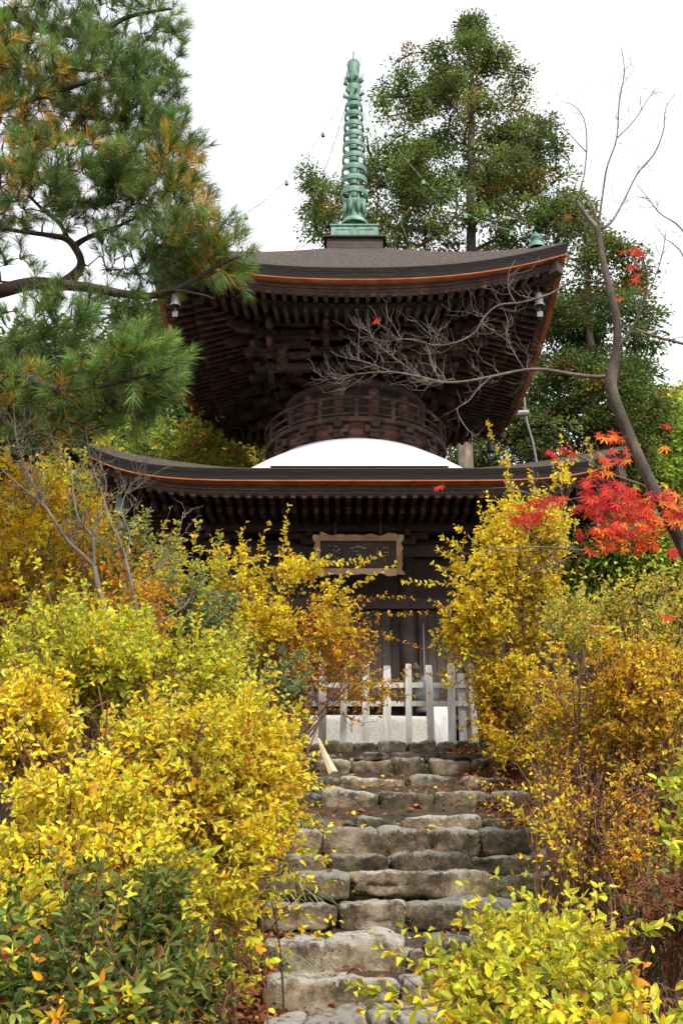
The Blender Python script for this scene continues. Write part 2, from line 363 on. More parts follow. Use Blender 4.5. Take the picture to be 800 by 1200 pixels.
def storey_roof(E, name, pur, zpur, slope, zr, mid, pitch, edge, pri):
    """bark roof with layered edge, board, two tiers of rafters, hip rafters"""
    global rcount
    rt = pbuild(roof_top(E), name, M['bark'], None, True)
    gg = sweep(E, [(0,-.012),(.012,-.05),(.03,-edge*.6),(.04,-edge)]); pbuild(gg,'bark_edge',M['bark_edge'],rt)
    pbuild(sweep(E,[(.04,-edge),(.042,-edge-.014),(.155,-edge-.030),(.155,-edge+.01)]),'edge_strip',M['fascia'],rt)
    pbuild(sweep(E,[(.155,-edge-.005),(.165,-edge-.14),(.28,-edge-.145),(.28,-edge)]),'eave_board',M['wood'],rt)
    pbuild(sweep(E,[(.145,-edge-.08),(.145,-edge-.095),(.175,-edge-.095)]),'eave_moulding',M['wood_red'],rt)
    pbuild(sweep(E,[(.18,-edge-.1405),(.185,-edge-.152),(.265,-edge-.155),(.265,-edge-.05)]),'inner_strip',M['strip'],rt)
    # soffit boards above the rafters
    g=Geo(); s0=E.h-.2
    for k in range(4):
        for (sa,sb,dz) in ((s0,mid-.03,.0),(mid+.12,pur-.9,-.10)):
            V=[]; nu=24
            for sd in (sa,sb):
                for j in range(nu+1):
                    u=-1+2*j/nu; V.append((u*sd,-sd,zr+.052+(s0-sd)*slope+dz+E.up(u,E.h)*(sd/E.h)**1.6))
            n=nu+1; g.add(np.array(V)@side_rot(k).T,[np.array([[j+1,j,n+j,n+j+1] for j in range(nu)])])
    pbuild(g,'soffit',M['board'],rt)
    # beam that carries the flying rafters (kioi)
    g=Geo()
    for k in range(4):
        for q in range(12):
            u0=-1+q/6; u1=u0+1/6
            a=np.array([u0*mid,-mid,zr-.005+(s0-mid)*slope+E.up(u0,E.h)*(mid/E.h)**1.6]); b_=np.array([u1*mid,-mid,zr-.005+(s0-mid)*slope+E.up(u1,E.h)*(mid/E.h)**1.6])
            g.beam(side_rot(k)@a, side_rot(k)@b_, .07,.075)
    pbuild(g,'rafter_beam',M['wood'],rt)
    # rafters
    n=int((s0-.12)/pitch)
    for k in (0,1,3,2):
        for tier in (0,1):
            obj = (k,tier) in pri
            g = Geo()
            for i in range(-n,n+1):
                x=i*pitch+ pitch/2*0
                if abs(x) > s0-.1: continue
                if tier==0: so, si, dz = s0+.03, mid-.06, 0
                else: so, si, dz = mid+.14, pur-.35, -.10
                if abs(x)>so-.12: continue
                si=max(si,abs(x)+.03)
                if so-si<.08: continue
                def zz(sd): return zr+dz+(s0-sd)*slope+E.up(x/s0,E.h)*(sd/E.h)**1.6
                a=side_rot(k)@np.array([x,-so,zz(so)]); b_=side_rot(k)@np.array([x,-si,zz(si)])
                if obj and rcount < 300:
                    place_beam('rafter', rafter_me, a, b_, .062, .085, rt); rcount += 1
                else: g.beam(a,b_,.062,.085)
            if g.n: rest.setdefault(name,[rt,Geo()])[1].v.extend(g.v) if False else _merge(rest.setdefault(name,[rt,Geo()])[1], g)
    # hip rafters
    for sx in (-1,1):
        for sy in (-1,1):
            z0=zr+E.lift*.93; g=Geo(); e=E.h-.26
            g.beam((sx*e,sy*e,z0-.02),(sx*(pur-.9),sy*(pur-.9),zr+(s0-pur+.9)*slope-.06),.12,.17)
            hp=pbuild(g,'hip_rafter',M['rafter'],rt)
    return rt
def _merge(A,B):
    off=A.n
    for v in B.v: A.v.append(v)
    for c in B.c: A.c.append(c)
    for f in B.f: A.f.append(f+off)
    A.n+=B.n
up_roof = storey_roof(UP,'upper_roof',1.5,8.3,.30,7.95,2.28,.15,.17,{(1,0),(1,1),(3,0),(3,1),(0,0)})
lo_roof = storey_roof(LO,'lower_roof',2.1,4.8,.12,4.70,2.72,.14,.15,{(0,0),(0,1)})
for nm,(rt,g) in rest.items():
    o=g.build('rafter_row',M['rafter'],rt); tag(o,kind='stuff')
# purlins and stepped brackets of the upper storey
g=Geo()
for k in range(4):
    r_=side_rot(k)
    g.beam(r_@np.array([-1.75,-1.5,8.27]), r_@np.array([1.75,-1.5,8.27]),.13,.17)
pbuild(g,'purlin',M['wood'])
g=Geo()
for k in range(4):
    r_=side_rot(k)
    for (s_,z_) in ((1.42,8.08),(1.2,7.9),(1.05,7.72)):
        g.beam(r_@np.array([-s_-.15,-s_,z_]), r_@np.array([s_+.15,-s_,z_]),.09,.12)
pbuild(g,'bracket_beam',M['wood'])
def bracket(k, x, diag=False):
    """a stepped bracket set with a sloping tail beam and nose"""
    r_=side_rot(k); g=Geo()
    def pt(s_,z_, dx=0):
        if diag: return r_@np.array([-s_+dx,-s_-dx*0,z_])
        return r_@np.array([x+dx,-s_,z_])
    steps_=[(.7,1.16,7.55),(.7,1.34,7.74),(.7,1.5,7.93)]
    for (a_,b_,z_) in steps_:
        f=.82 if diag else 1
        g.beam(pt(a_*f,z_),pt(b_*f+.06,z_),.09,.11)
        g.box(pt(b_*f-.03,z_+.09), (.15,.15,.08), None, None, 1.25)            # bearing block
        if not diag:
            g.beam(pt(b_-.03,z_+.07,-.24),pt(b_-.03,z_+.07,.24),.07,.075)     # cross arm
            for q in (-.22,0,.22): g.box(pt(b_-.03,z_+.135,q),(.09,.09,.06),None,None,1.3)
    f=.93 if diag else 1
    ln = 1.95*f; g.beam(pt(.8,8.33),pt(ln,7.99),.085,.13)
    g.beam(pt(ln-.02,7.99),pt(ln+.10,8.0),.07,.08)
    ln2=1.72*f; g.beam(pt(.8,8.06),pt(ln2,7.80),.085,.12)
    g.box(pt(ln-.25,8.12),(.13,.13,.09),None,None,1.2)
    return pbuild(g,'bracket',M['wood_red'] if k in (1,3) and False else M['rafter'])
for k in range(4):
    for x in (-1.32,-.46,.46,1.32): bracket(k,x)
    bracket(k,0,True)
# round body
g=Geo(); g.lathe([(1.02,6.3),(1.02,7.3),(1.1,7.32),(1.16,7.36),(1.16,7.44),(1.08,7.47),(1.0,7.5),(.9,7.9),(.5,8.0)],n=48)
pbuild(g,'round_body',M['wood'],smooth=True)
g=Geo()
for i in range(12):
    a=2*math.pi*(i+.5)/12; c=(1.03*math.sin(a),-1.03*math.cos(a))
    g.tube([(c[0],c[1],6.5),(c[0],c[1],7.35)],.09,8)
pbuild(g,'column_ring',M['wood_red'])
# balcony
g=Geo(); g.lathe([(1.0,6.60),(1.46,6.60),(1.47,6.66),(1.0,6.66)],n=64,closed=True); pbuild(g,'balcony_floor',M['rafter'])
g=Geo(); g.lathe([(1.31,6.30),(1.29,6.42),(1.33,6.44),(1.36,6.52),(1.32,6.54),(1.38,6.595)],n=64); pbuild(g,'balcony_base',M['wood_red'],smooth=True)
for i in range(16):
    a=2*math.pi*(i+.5)/16; rot=[[math.cos(a),-math.sin(a),0],[math.sin(a),math.cos(a),0],[0,0,1]]
    g=Geo(); g.box((0,-1.36,6.40),(.16,.10,.07),None,None,.9); g.box((0,-1.37,6.47),(.30,.09,.06)); g.box((0,-1.385,6.55),(.10,.16,.07),None,None,1.3)
    g.box((-.12,-1.37,6.52),(.07,.1,.05)); g.box((.12,-1.37,6.52),(.07,.1,.05))
    g.v=[v@np.array(rot).T for v in g.v]; pbuild(g,'balcony_bracket',M['rafter'])
for z_,rr,tr in ((6.72,1.44,.022),(6.84,1.445,.018),(6.985,1.455,.027)):
    g=Geo(); an=np.linspace(0,2*math.pi,73); pts=np.stack([rr*np.sin(an),-rr*np.cos(an),np.full(73,z_)],-1)
    g.tube(pts,tr,6); pbuild(g,'handrail',M['rafter'])
for i in range(16):
    a=2*math.pi*i/16; g=Geo(); c=(1.445*math.sin(a),-1.445*math.cos(a))
    g.box((c[0],c[1],6.80),(.055,.055,.30)); g.box((c[0],c[1],6.93),(.08,.08,.05)); pbuild(g,'rail_post',M['rafter'])
# plaster dome
g=Geo(); g.lathe([(2.42,5.30),(2.33,5.60),(2.2,5.77),(2.0,5.92),(1.78,6.08),(1.56,6.22),(1.40,6.33),(1.30,6.38),(1.2,6.40)],n=72)
pbuild(g,'plaster_dome',M['white'],smooth=True)
g=Geo(); g.beam((-1.13,-3.30,5.062),(1.13,-3.30,5.062),.08,.02); pbuild(g,'snow_guard',M['bark_edge'])
# lower storey
B=1.88; FZ=2.05
g=Geo(); 
for k in range(4):
    r_=side_rot(k); g.beam(r_@np.array([-B,-B,(FZ+4.55)/2]),r_@np.array([B,-B,(FZ+4.55)/2]),.06,4.55-FZ)
pbuild(g,'wall',M['board'])
for k in range(4):
    r_=side_rot(k)
    for x in (-B,-.66,.66):
        c=r_@np.array([x,-B,0]); g=Geo(); g.tube([(c[0],c[1],FZ-.1),(c[0],c[1],4.45)],.12,16); pbuild(g,'column',M['wood'],smooth=True)
for (z_,h_,o_) in ((4.36,.16,.10),(4.68,.17,.24),(3.62,.14,.10),(2.35,.16,.10)):
    g=Geo()
    for k in range(4):
        r_=side_rot(k); g.beam(r_@np.array([-B-o_-.1,-B-o_,z_]),r_@np.array([B+o_+.1,-B-o_,z_]),.07+o_*.2,h_)
    pbuild(g,'tie_beam',M['wood'])
for k in range(4):
    r_=side_rot(k)
    for x in (-B,-.66,.66,B):
        g=Geo()
        def P3(a,b_,c): return r_@np.array([a,b_,c])
        g.box(P3(x,-B-.12,4.48),(.22,.22,.10),None,None,1.2)
        g.beam(P3(x-.3,-B-.16,4.56),P3(x+.3,-B-.16,4.56),.08,.08); g.beam(P3(x,-B,4.55),P3(x,-B-.42,4.55),.08,.10)
        for q in (-.27,0,.27): g.box(P3(x+q,-B-.18,4.62),(.10,.10,.06),None,None,1.2)
        pbuild(g,'wall_bracket',M['pale_wood'] if False else M['rafter'])
for x0 in (-1.65,-.42,.02,.86):                                       # plank doors and shutters
    for q in range(4 if x0 in (-.42,.02) else 6):
        g=Geo(); xx=x0+q*.115+(.0 if x0>-1 else 0); g.box((xx,-B-.05,3.0),(.108,.04,1.15)); pbuild(g,'door_plank' if x0 in (-.42,.02) else 'wall_plank',M['wood'])
g=Geo(); g.tube([(.86,-B-.12,2.55),(.86,-B-.12,3.35)],.008,5); pbuild(g,'latch_rod',M['pipe'])
# veranda and base
V_=2.55
g=Geo(); 
for q in range(34):
    x=-V_+.075+q*.15; g.box((x,-2.2,FZ-.03),(.145,.72,.05))
o=pbuild(g,'veranda_floor',M['wood'])
g=Geo(); g.box((0,0,FZ-.12),(2*V_-.1,2*V_-.1,.08)); pbuild(g,'veranda_frame',M['wood'])
g=Geo(); g.beam((-V_,-V_,2.45),(V_,-V_,2.45),.05,.06); g.beam((-V_,-V_,2.28),(V_,-V_,2.28),.04,.04); pbuild(g,'veranda_rail',M['rafter'])
for x in (-V_+.04,-1.35,-.7,.7,1.35,V_-.04):
    g=Geo(); g.box((x,-V_,2.25),(.09,.09,.5)); g.lathe([(.055,2.5),(.065,2.54),(.05,2.57),(.07,2.62),(.05,2.67),(.002,2.72)],(x,-V_,0),10); pbuild(g,'veranda_post',M['wood'])
    g=Geo(); g.box((x,-V_+.08,1.62),(.10,.10,.76)); pbuild(g,'veranda_stilt',M['wood'])
g=Geo(); g.box((0,0,1.52),(4.3,4.3,.5),None,None,.97); pbuild(g,'plaster_footing',M['board'])
g=Geo(); g.box((0,0,8.9),(.9,.9,3.0),None,None,.6)
# roof crown and finial
SZ=lambda py: Zat(py, AY)
g=Geo(); g.box((0,0,10.40),(.96,.96,.20)); g.box((0,0,10.515),(1.06,1.06,.03)); pbuild(g,'finial_plinth',M['wood'])
fin=Geo(); fin.box((0,0,10.665),(.82,.82,.26)); fin.box((0,0,10.81),(.86,.86,.03)); fin.box((0,0,10.545),(.88,.88,.03))
for x in (-.2,.2):
    for k in range(4):
        r_=side_rot(k); c=r_@np.array([x,-.412,10.665]); 
        for (dx,dz,w_,h_) in ((0,.06,.28,.012),(0,-.06,.28,.012),(-.135,0,.012,.12),(.135,0,.012,.12)):
            q=r_@np.array([x+dx,-.414,10.665+dz]); fin.beam(q-r_@np.array([w_/2,0,0]),q+r_@np.array([w_/2,0,0]),.012,h_)
box_o=pbuild(fin,'dew_basin',M['patina'])
z=SZ
def lat(prof,name,n=28):
    g=Geo(); g.lathe(prof,n=n); return pbuild(g,name,M['patina'],smooth=True)
lat([(.25,z(266)-.01),(.25,z(264)),(.20,z(260)),(.10,z(256.5)),(.09,z(256))],'inverted_bowl')
lat([(.14,z(259)),(.17,z(256)),(.15,z(254)),(.12,z(250)),(.14,z(244)),(.20,z(239)),(.12,z(238)),(.085,z(236))],'lotus_cup')
for i in range(8):
    a=2*math.pi*(i+.5)/8; g=Geo(); cs,sn=math.cos(a),math.sin(a)
    pts=[(.16*sn,-.16*cs,z(256)),(.19*sn,-.19*cs,z(250)),(.17*sn,-.17*cs,z(243)),(.21*sn,-.21*cs,z(237))]
    g.tube(pts,[.02,.045,.05,.01],5); pbuild(g,'lotus_petal',M['patina'],smooth=True)
g=Geo(); g.tube([(0,0,z(257)),(0,0,z(75))],[.075,.045],10); pbuild(g,'spire_shaft',M['patina'],smooth=True)
ringY=[122,133,145,157,169,183,197,210,225]
for i,y_ in enumerate(ringY):
    r0=.165+.082*i/8; zc_=z(y_+3.5)-.03; hb=.045+.01*i/8
    g=Geo(); g.lathe([(r0-.022,zc_+hb),(r0,zc_+hb),(r0+.004,zc_),(r0,zc_-hb),(r0-.022,zc_-hb)],n=36,closed=True)
    for q in range(4):
        a=q*math.pi/2+.5; g.beam((.05*math.sin(a),-.05*math.cos(a),zc_),((r0-.012)*math.sin(a),-(r0-.012)*math.cos(a),zc_),.016,.025)
    g.lathe([(.07,zc_-.07),(.095,zc_-.055),(.095,zc_+.03),(.07,zc_+.05)],n=14)
    pbuild(g,'spire_ring',M['patina'],smooth=False)
lat([(.10,z(120)),(.13,z(116)),(.10,z(113)),(.13,z(106)),(.12,z(102)),(.08,z(100)),(.09,z(98)),(.12,z(94)),(.11,z(90)),(.10,z(88)),(.11,z(84)),(.12,z(78)),(.11,z(74)),(.02,z(71)),(.012,z(60))],'spire_bulb')
for (yb,yt,rr,n_) in ((114,107,.18,6),(99,89,.165,6)):
    for i in range(n_):
        a=2*math.pi*(i+.25)/n_; cs,sn=math.cos(a),math.sin(a); g=Geo()
        g.tube([(.12*sn,-.12*cs,z(yb)),(rr*sn,-rr*cs,z(yb-3)),(rr*.92*sn,-rr*.92*cs,z((yb+yt)/2)),(rr*1.05*sn,-rr*1.05*cs,z(yt))],[.02,.045,.035,.015],5)
        pbuild(g,'spire_leaf',M['patina'],smooth=True)
g=Geo()
for i in range(12):
    a=2*math.pi*i/12; g.tube([(.12*math.sin(a),-.12*math.cos(a),z(77)),(.16*math.sin(a),-.16*math.cos(a),z(68.5))],[.006,.004],4)
pbuild(g,'spire_crown_spikes',M['patina'])
# finials on the hips, wind bells, chains
def tip(sx,sy,s_=2.66): return np.array([sx*s_,sy*s_,UP.top(1,s_)])
for sx in (-1,1):
    for sy in (-1,1):
        t_=tip(sx,sy,2.62); g=Geo()
        g.lathe([(.12,-.04),(.115,.03),(.055,.08),(.08,.11),(.09,.15),(.065,.19),(.015,.24),(.002,.27)],t_,14); pbuild(g,'hip_finial',M['patina'],smooth=True)
        g=Geo(); top=np.array([sx*.16,sy*.16,z(121)]); n_=26; tt=np.linspace(0,1,n_)[:,None]
        P=top+(t_+np.array([0,0,.2])-top)*tt; P[:,2]-=np.sin(np.pi*tt[:,0])*.75
        for q in range(n_-1):
            g.tube([P[q],P[q]*.2+P[q+1]*.8],[.007,.007],4)
        for q in range(4,n_-2,6): g.lathe([(.006,0),(.03,-.05),(.035,-.10),(.03,-.11)],P[q],6)
        pbuild(g,'bell_chain',M['patina'])
        for E,zz_ in ((UP,7.95),(LO,4.70)):
            e=E.h-.40; zt=zz_+E.lift*.85-.12; g=Geo()
            g.tube([(sx*e,sy*e,zt),(sx*e,sy*e,zt-.12)],.008,4); g.lathe([(.002,-.10),(.05,-.13),(.065,-.2),(.06,-.27),(.085,-.34),(.07,-.34)],(sx*e,sy*e,zt),12)
            g.tube([(sx*e,sy*e,zt-.3),(sx*e,sy*e,zt-.42)],.01,4); g.box((sx*e,sy*e,zt-.46),(.08,.015,.09)); pbuild(g,'wind_bell',M['iron'])
            g=Geo(); e2=E.h-.18; g.box((sx*e2,sy*e2,zz_+E.lift*.93-.02),(.15,.15,.16),[[.7071,-.7071,0],[.7071,.7071,0],[0,0,1]]); pbuild(g,'hip_cap',M['wood'])
# drain bracket and conductor wire on the right rear eave
def pp(px,py,Y): return at(px,py,Y)-np.array([AX,AY,0])
g=Geo(); g.tube([pp(585,481,17.6),pp(598,485,17.6),pp(619,484,17.6)],[.05,.07,.06],8); pbuild(g,'conductor_arm',M['pipe'])
g=Geo(); g.tube([pp(607,461,17.6),pp(614,467,17.6),pp(615,480,17.6),pp(617,495,17.6),pp(624,518,17.6),pp(628,540,17.6),pp(632,570,17.6)],.022,6); pbuild(g,'conductor_wire',M['pipe'])
# name plaque, leaning forward under the lower eave
pc=at(419.5,650,12.9)-np.array([AX,AY,0]); tl=R(16); rotp=np.array([[1,0,0],[0,math.cos(tl),-math.sin(tl)],[0,math.sin(tl),math.cos(tl)]])
plq=empty('name_plaque',(pc[0]+AX,pc[1]+AY,pc[2])); tag(plq,'framed carved name plaque with wavy pale wood border hanging under the lower eave','plaque')
plq.rotation_euler=(tl,0,0)
PW,PH=1.17,.52
g=Geo(); g.box((0,.02,0),(PW-.14,.03,PH-.12)); g.build('panel',M['wood'],plq)
def wavy(a,b_,out,wd,n=26):
    a=np.array(a);b_=np.array(b_);out=np.array(out); g=Geo(); t=np.linspace(0,1,n)
    V=[];
    for q in t:
        p=a+(b_-a)*q; wv=.012*math.sin(q*9*math.pi+1)+.008*math.sin(q*23)+.03*(abs(2*q-1)**8)
        V+= [p-np.array([0,0,0])+np.array([0,.0,0]), p+out*(wd+wv), p+out*(wd+wv)+np.array([0,-.075,0]), p+np.array([0,-.03,0])]
    fs=[]
    for i in range(n-1):
        for j in range(4): k=(j+1)%4; fs.append([i*4+j,i*4+k,i*4+4+k,i*4+4+j])
    fs+= [[0,1,2,3],[(n-1)*4+3,(n-1)*4+2,(n-1)*4+1,(n-1)*4]]
    g.add(V,[np.array(fs)]); return g
hx,hz=PW/2-.085,PH/2-.08
wavy((-hx,0,hz),(hx,0,hz),(0,0,1),.08).build('frame_rail',M['pale_wood'],plq)
wavy((-hx,0,-hz),(hx,0,-hz),(0,0,-1),.08).build('frame_rail',M['pale_wood'],plq)
wavy((-hx,0.002,-hz-.08),(-hx,0.002,hz+.08),(-1,0,0),.075,16).build('frame_stile',M['pale_wood'],plq)
wavy((hx,0.002,-hz-.08),(hx,0.002,hz+.08),(1,0,0),.075,16).build('frame_stile',M['pale_wood'],plq)
M['worn_ink']=mat_noise('worn_white_letters',[(.42,(.05,.035,.025)),(.55,(.22,.20,.18)),(.7,(.42,.41,.39))],30,.9,.1,.002)
def strokes(cx, segs):
    g=Geo()
    for s_ in segs:
        pts=[(cx+x*.13,-.003,y*.13) for x,y in s_]; g.tube(pts,[.010]+[.014]*(len(pts)-2)+[.004],5)
    g.build('carved_character',M['worn_ink'],plq)
strokes(-.31,[[(-.6,.9),(.1,.8),(-.4,.4)],[(.0,.9),(.6,.6),(-.1,.1),(-.7,-.1)],[(-.1,.2),(.7,.1),(.2,-.5),(-.6,-.9)],[(-.2,.5),(.2,.3)],[(.0,-.2),(.3,-.4)]])
strokes(0,[[(-.8,.6),(0,.8),(.8,.6),(.7,.4)],[(-.5,.35),(.5,.35)],[(-.6,0),(.6,0)],[(-.8,-.45),(.8,-.4)],[(0,.35),(0,-.45)],[(.3,-.15),(.5,-.3)]])
strokes(.31,[[(-.7,.3),(-.3,.35)],[(-.5,.7),(-.5,-.5)],[(-.8,-.5),(-.2,-.35)],[(0,.7),(.7,.7)],[(.2,.9),(.2,.5)],[(.5,.9),(.5,.5)],[(.0,.2),(.7,.2),(.6,-.1),(.1,-.1)],[(-.1,-.8),(.8,-.75)],[(.3,-.1),(.35,-.75)]])
for x in (-.3,.3):
    g=Geo(); g.tube([(x,.05,.25),(x,.3,.45)],.012,5); g.build('hanger',M['iron'],plq)

# ------------------------------------------------------------------ bronze urn on the veranda, slab, board, fence, stake
u=at(497,792,12.75); urn=Geo()
urn.lathe([(.10,-.02),(.12,.02),(.10,.05),(.16,.12),(.18,.20),(.17,.27),(.19,.30),(.20,.32),(.16,.34),(.08,.38),(.05,.40),(.06,.43),(.02,.46),(.001,.47)],(0,0,0),20)
o=urn.build('bronze_urn',M['iron'],None,True); o.location=(u[0],12.75,max(u[2],FZ)); tag(o,'dark bronze urn with pointed lid standing on the pagoda veranda','urn')
o.location=(u[0],12.75,Zat(800,12.75))
o.location.z=FZ+.02
a=at(372,838,11.2); b_=at(497,872,11.2)
g=stone_mesh(b_[0]-a[0]+.5,.45,a[2]-1.2,7,.25); o=g.build('stone_block',M['granite'],None,True); o.location=((a[0]+b_[0])/2-.2,11.4,(a[2]+1.2)/2)
tag(o,'long speckled pale stone block lying behind the picket fence','stone block')
g=Geo(); A=at(513,822,10.6); Bq=at(517,868,10.6)
g.box((0,0,0),(.24,.03,.54),None,None,.78); o=g.build('white_board',M['board_white']); o.location=(at(514,845,10.6)[0],10.6,1.28+.27); o.rotation_euler=(R(-10),0,R(4))
tag(o,'plain white board leaning behind the picket fence near its open right end','board')
FY=10.02
fence=empty('picket_fence',(.25,FY,1.27)); tag(fence,'low grey wooden picket fence across the top of the stone steps','fence')
fx=[352,378,402.5,428,452.5,477.5,502,527,552]
for i,px in enumerate(fx):
    t_=at(px,780-(2 if i%2 else 0)-abs(i-4)*.3,FY); wd=.072+.008*math.sin(i*2.1); zb=1.27; h_=t_[2]-zb
    g=stone_mesh(wd,.022,h_,300+i,.04); o=g.build('picket',M['fence'],fence,False); o.location=(t_[0]-.25,0,h_/2); o.rotation_euler=(R(random.uniform(-1.5,1.5)),R(random.uniform(-1.2,1.2)),0)
for z_ in (2.02-.13,1.27+.44):
    g=Geo(); xa=at(340,800,FY)[0]-.25; xb=at(560,800,FY)[0]-.25; g.box(((xa+xb)/2,.035,z_-1.27),(xb-xa,.03,.05)); g.build('rail',M['fence'],fence)
for px in (345,541):
    g=Geo(); x=at(px,800,FY)[0]-.25; g.box((x,.085,.36),(.07,.07,.76)); g.build('fence_post',M['fence'],fence)
g=Geo(); x=at(352,820,9.7)[0]; g.box((0,0,.28),(.16,.03,.62)); o=g.build('pale_board',M['fence']); o.location=(x-.05,9.93,1.24); o.rotation_euler=(R(4),R(9),0)
tag(o,'short grey board tilted against the left end of the picket fence','board')
g=Geo(); p0=at(391,908,8.75); p1=at(373,866,9.0); g.tube([p0,(p0+p1)/2+np.array([.0,0,-.01]),p1],[.045,.03,.012],6)
o=g.build('wood_stake',M['bamboo']); tag(o,'pale split wooden stake leaning on the upper left steps','stake')

# ================================================================== vegetation
PAL = dict(
 yellow=[((.90,.68,.030),6),((.88,.56,.022),2),((.76,.72,.05),2.4),((.92,.82,.16),.6),((.56,.22,.02),.9),((.34,.36,.04),.5)],
 lime=[((.64,.64,.045),4),((.48,.54,.055),3),((.88,.70,.04),3),((.22,.29,.04),1.4),((.56,.26,.02),.4)],
 gold=[((.90,.63,.025),5),((.76,.38,.018),2.2),((.50,.18,.02),1.2),((.66,.58,.05),2),((.34,.10,.025),.7)],
 orange=[((.70,.27,.02),3),((.78,.48,.025),3),((.46,.14,.02),1.5),((.80,.60,.05),1)],
 limey=[((.66,.66,.045),3.5),((.88,.66,.035),3),((.42,.46,.045),1.5),((.54,.22,.02),.7)],
 rust=[((.84,.55,.025),3),((.74,.33,.02),3),((.46,.15,.02),2),((.26,.08,.02),1),((.80,.60,.04),1.5)],
 olive=[((.50,.52,.07),3),((.74,.62,.07),3),((.28,.36,.07),2),((.70,.36,.05),1)],
 green=[((.085,.14,.03),5),((.14,.20,.045),3),((.24,.29,.06),1.5),((.46,.36,.04),.6),((.30,.09,.03),.4)],
 greyg=[((.16,.23,.10),4),((.26,.32,.15),3),((.36,.40,.10),1.4),((.07,.12,.05),2)],
 dark=[((.04,.085,.03),4),((.08,.14,.04),3),((.13,.19,.05),1)],
 brown=[((.24,.075,.035),4),((.36,.15,.06),3),((.14,.05,.025),2),((.55,.30,.10),1)],
 fresh=[((.34,.48,.06),4),((.22,.36,.06),3),((.52,.60,.10),2)],
 conif=[((.10,.175,.04),5),((.17,.26,.06),4),((.24,.31,.08),2),((.42,.18,.05),1.0)],
 conif2=[((.07,.14,.045),5),((.12,.20,.055),4),((.18,.26,.07),1.5),((.34,.16,.06),.6)],
)
def pick(pal, n, r):
    cs=np.array([c for c,_ in PAL[pal]]); w_=np.array([q for _,q in PAL[pal]],float); w_/=w_.sum()
    c=cs[r.choice(len(cs),n,p=w_)]
    return np.clip(c*r.uniform(.78,1.15,(n,1))*(1+r.normal(0,.05,(n,3))),.005,.9)
def leaf_geo(g, P, D, N, L, Wd, C, fold=.22, curl=.18):
    """folded leaf of four triangles each; P base, D axis, N face normal"""
    D=unit(D); S=unit(np.cross(D,N)); N=np.cross(S,D); L=L[:,None]; Wd=Wd[:,None]
    n=len(P); rr=np.random.default_rng(n); fo=(fold*rr.uniform(.2,2.2,(n,1))); cu=(curl*rr.uniform(-.4,2.6,(n,1))); tw=rr.normal(0,.16,(n,1)); wb=rr.uniform(.36,.5,(n,1)); wt=rr.uniform(.26,.46,(n,1))
    def q(t,s,h): return P+D*L*t+S*Wd*s+N*(L*h)
    V=np.stack([q(0,0,0),q(.32,wb,.02+fo*.2),q(.70,wt,fo*.16-cu*.25+tw),q(1,tw,-cu),q(.70,-wt,fo*.16-cu*.25-tw),q(.32,-wb,.02+fo*.2)],1)
    b_=np.arange(n)[:,None]*6
    F=np.concatenate([b_+np.array([0,1,2,3]),b_+np.array([0,3,4,5])])
    CC=np.repeat(C,6,0).reshape(n,6,3).copy(); CC[:,0]*=.85; CC[:,3]*=1.06
    dm=rr.random(n)<.16; br_=np.array([.30,.12,.03]); CC[dm,3]=CC[dm,3]*.25+br_*.75; dm2=rr.random(n)<.12; CC[dm2,2]=CC[dm2,2]*.4+br_*.6
    g.add(V.reshape(-1,3),[F],np.clip(CC,0,1).reshape(-1,3))
def variants(pal, r, n=14, mat='leaf'):
    out=[]
    for i in range(n):
        g=Geo(); nn=8
        t=np.linspace(0,1,nn); wdt=.5*np.sin(np.pi*t**.85)**.8; 
        V=[];cu=r.uniform(.08,.3); fo=r.uniform(.1,.35); tw=r.uniform(-.5,.5)
        for k in range(nn):
            sag=-cu*t[k]**2
            for s_ in (-1,0,1):
                x=s_*max(wdt[k],0.0 if k in(0,nn-1) else .02); h=sag+abs(s_)*fo*wdt[k]*.5+ s_*tw*t[k]*.12
                V.append((t[k],x*.95,h))
        fs=[[k*3+a,k*3+3+a,k*3+4+a,k*3+1+a] for k in range(nn-1) for a in (0,1)]
        c=pick(pal,1,r)[0]; CC=np.tile(c,(len(V),1)); CC*= (1+.10*np.sin(np.arange(len(V))*1.7))[:,None]
        if r.random()<.4: CC[-6:]=CC[-6:]*.5+np.array([.5,.22,.03])*.5
        CC[1::3]*=1.1; g.add(V,[np.array(fs)],np.clip(CC,0,.95)); out.append(g.mesh('leaf',M[mat],True))
    return out
def place_leaf(me, p, d, n, L, Wd, parent, off):
    d=unit(d); s_=unit(np.cross(d,n)); n=np.cross(s_,d)
    Mx=Matrix(((d[0]*L,s_[0]*Wd,n[0]*L,p[0]-off[0]),(d[1]*L,s_[1]*Wd,n[1]*L,p[1]-off[1]),(d[2]*L,s_[2]*Wd,n[2]*L,p[2]-off[2]),(0,0,0,1)))
    o=bpy.data.objects.new('leaf',me); link(o,parent); o.matrix_local=Mx; return o
def blob_sample(blobs, n, r, shell=.5):
    """blobs: (px,py,rx,ry,Y,rY) ellipsoids given where the photograph shows them"""
    A=np.array([b[2]*b[3]*(b[6] if len(b)>6 else 1) for b in blobs],float); A/=A.sum(); k=r.choice(len(blobs),n,p=A); P=np.zeros((n,3)); O=np.zeros((n,3))
    for i,q in enumerate(k):
        b=blobs[q]; c=at(b[0],b[1],b[4]); m_=ppm(c); v=unit(r.normal(size=3))*r.random()**(1/(3+shell*4))
        d=np.array([v[0]*b[2]/m_, v[1]*b[5], v[2]*b[3]/m_]); P[i]=c+d; O[i]=unit(d+1e-6)
    return P,O,k
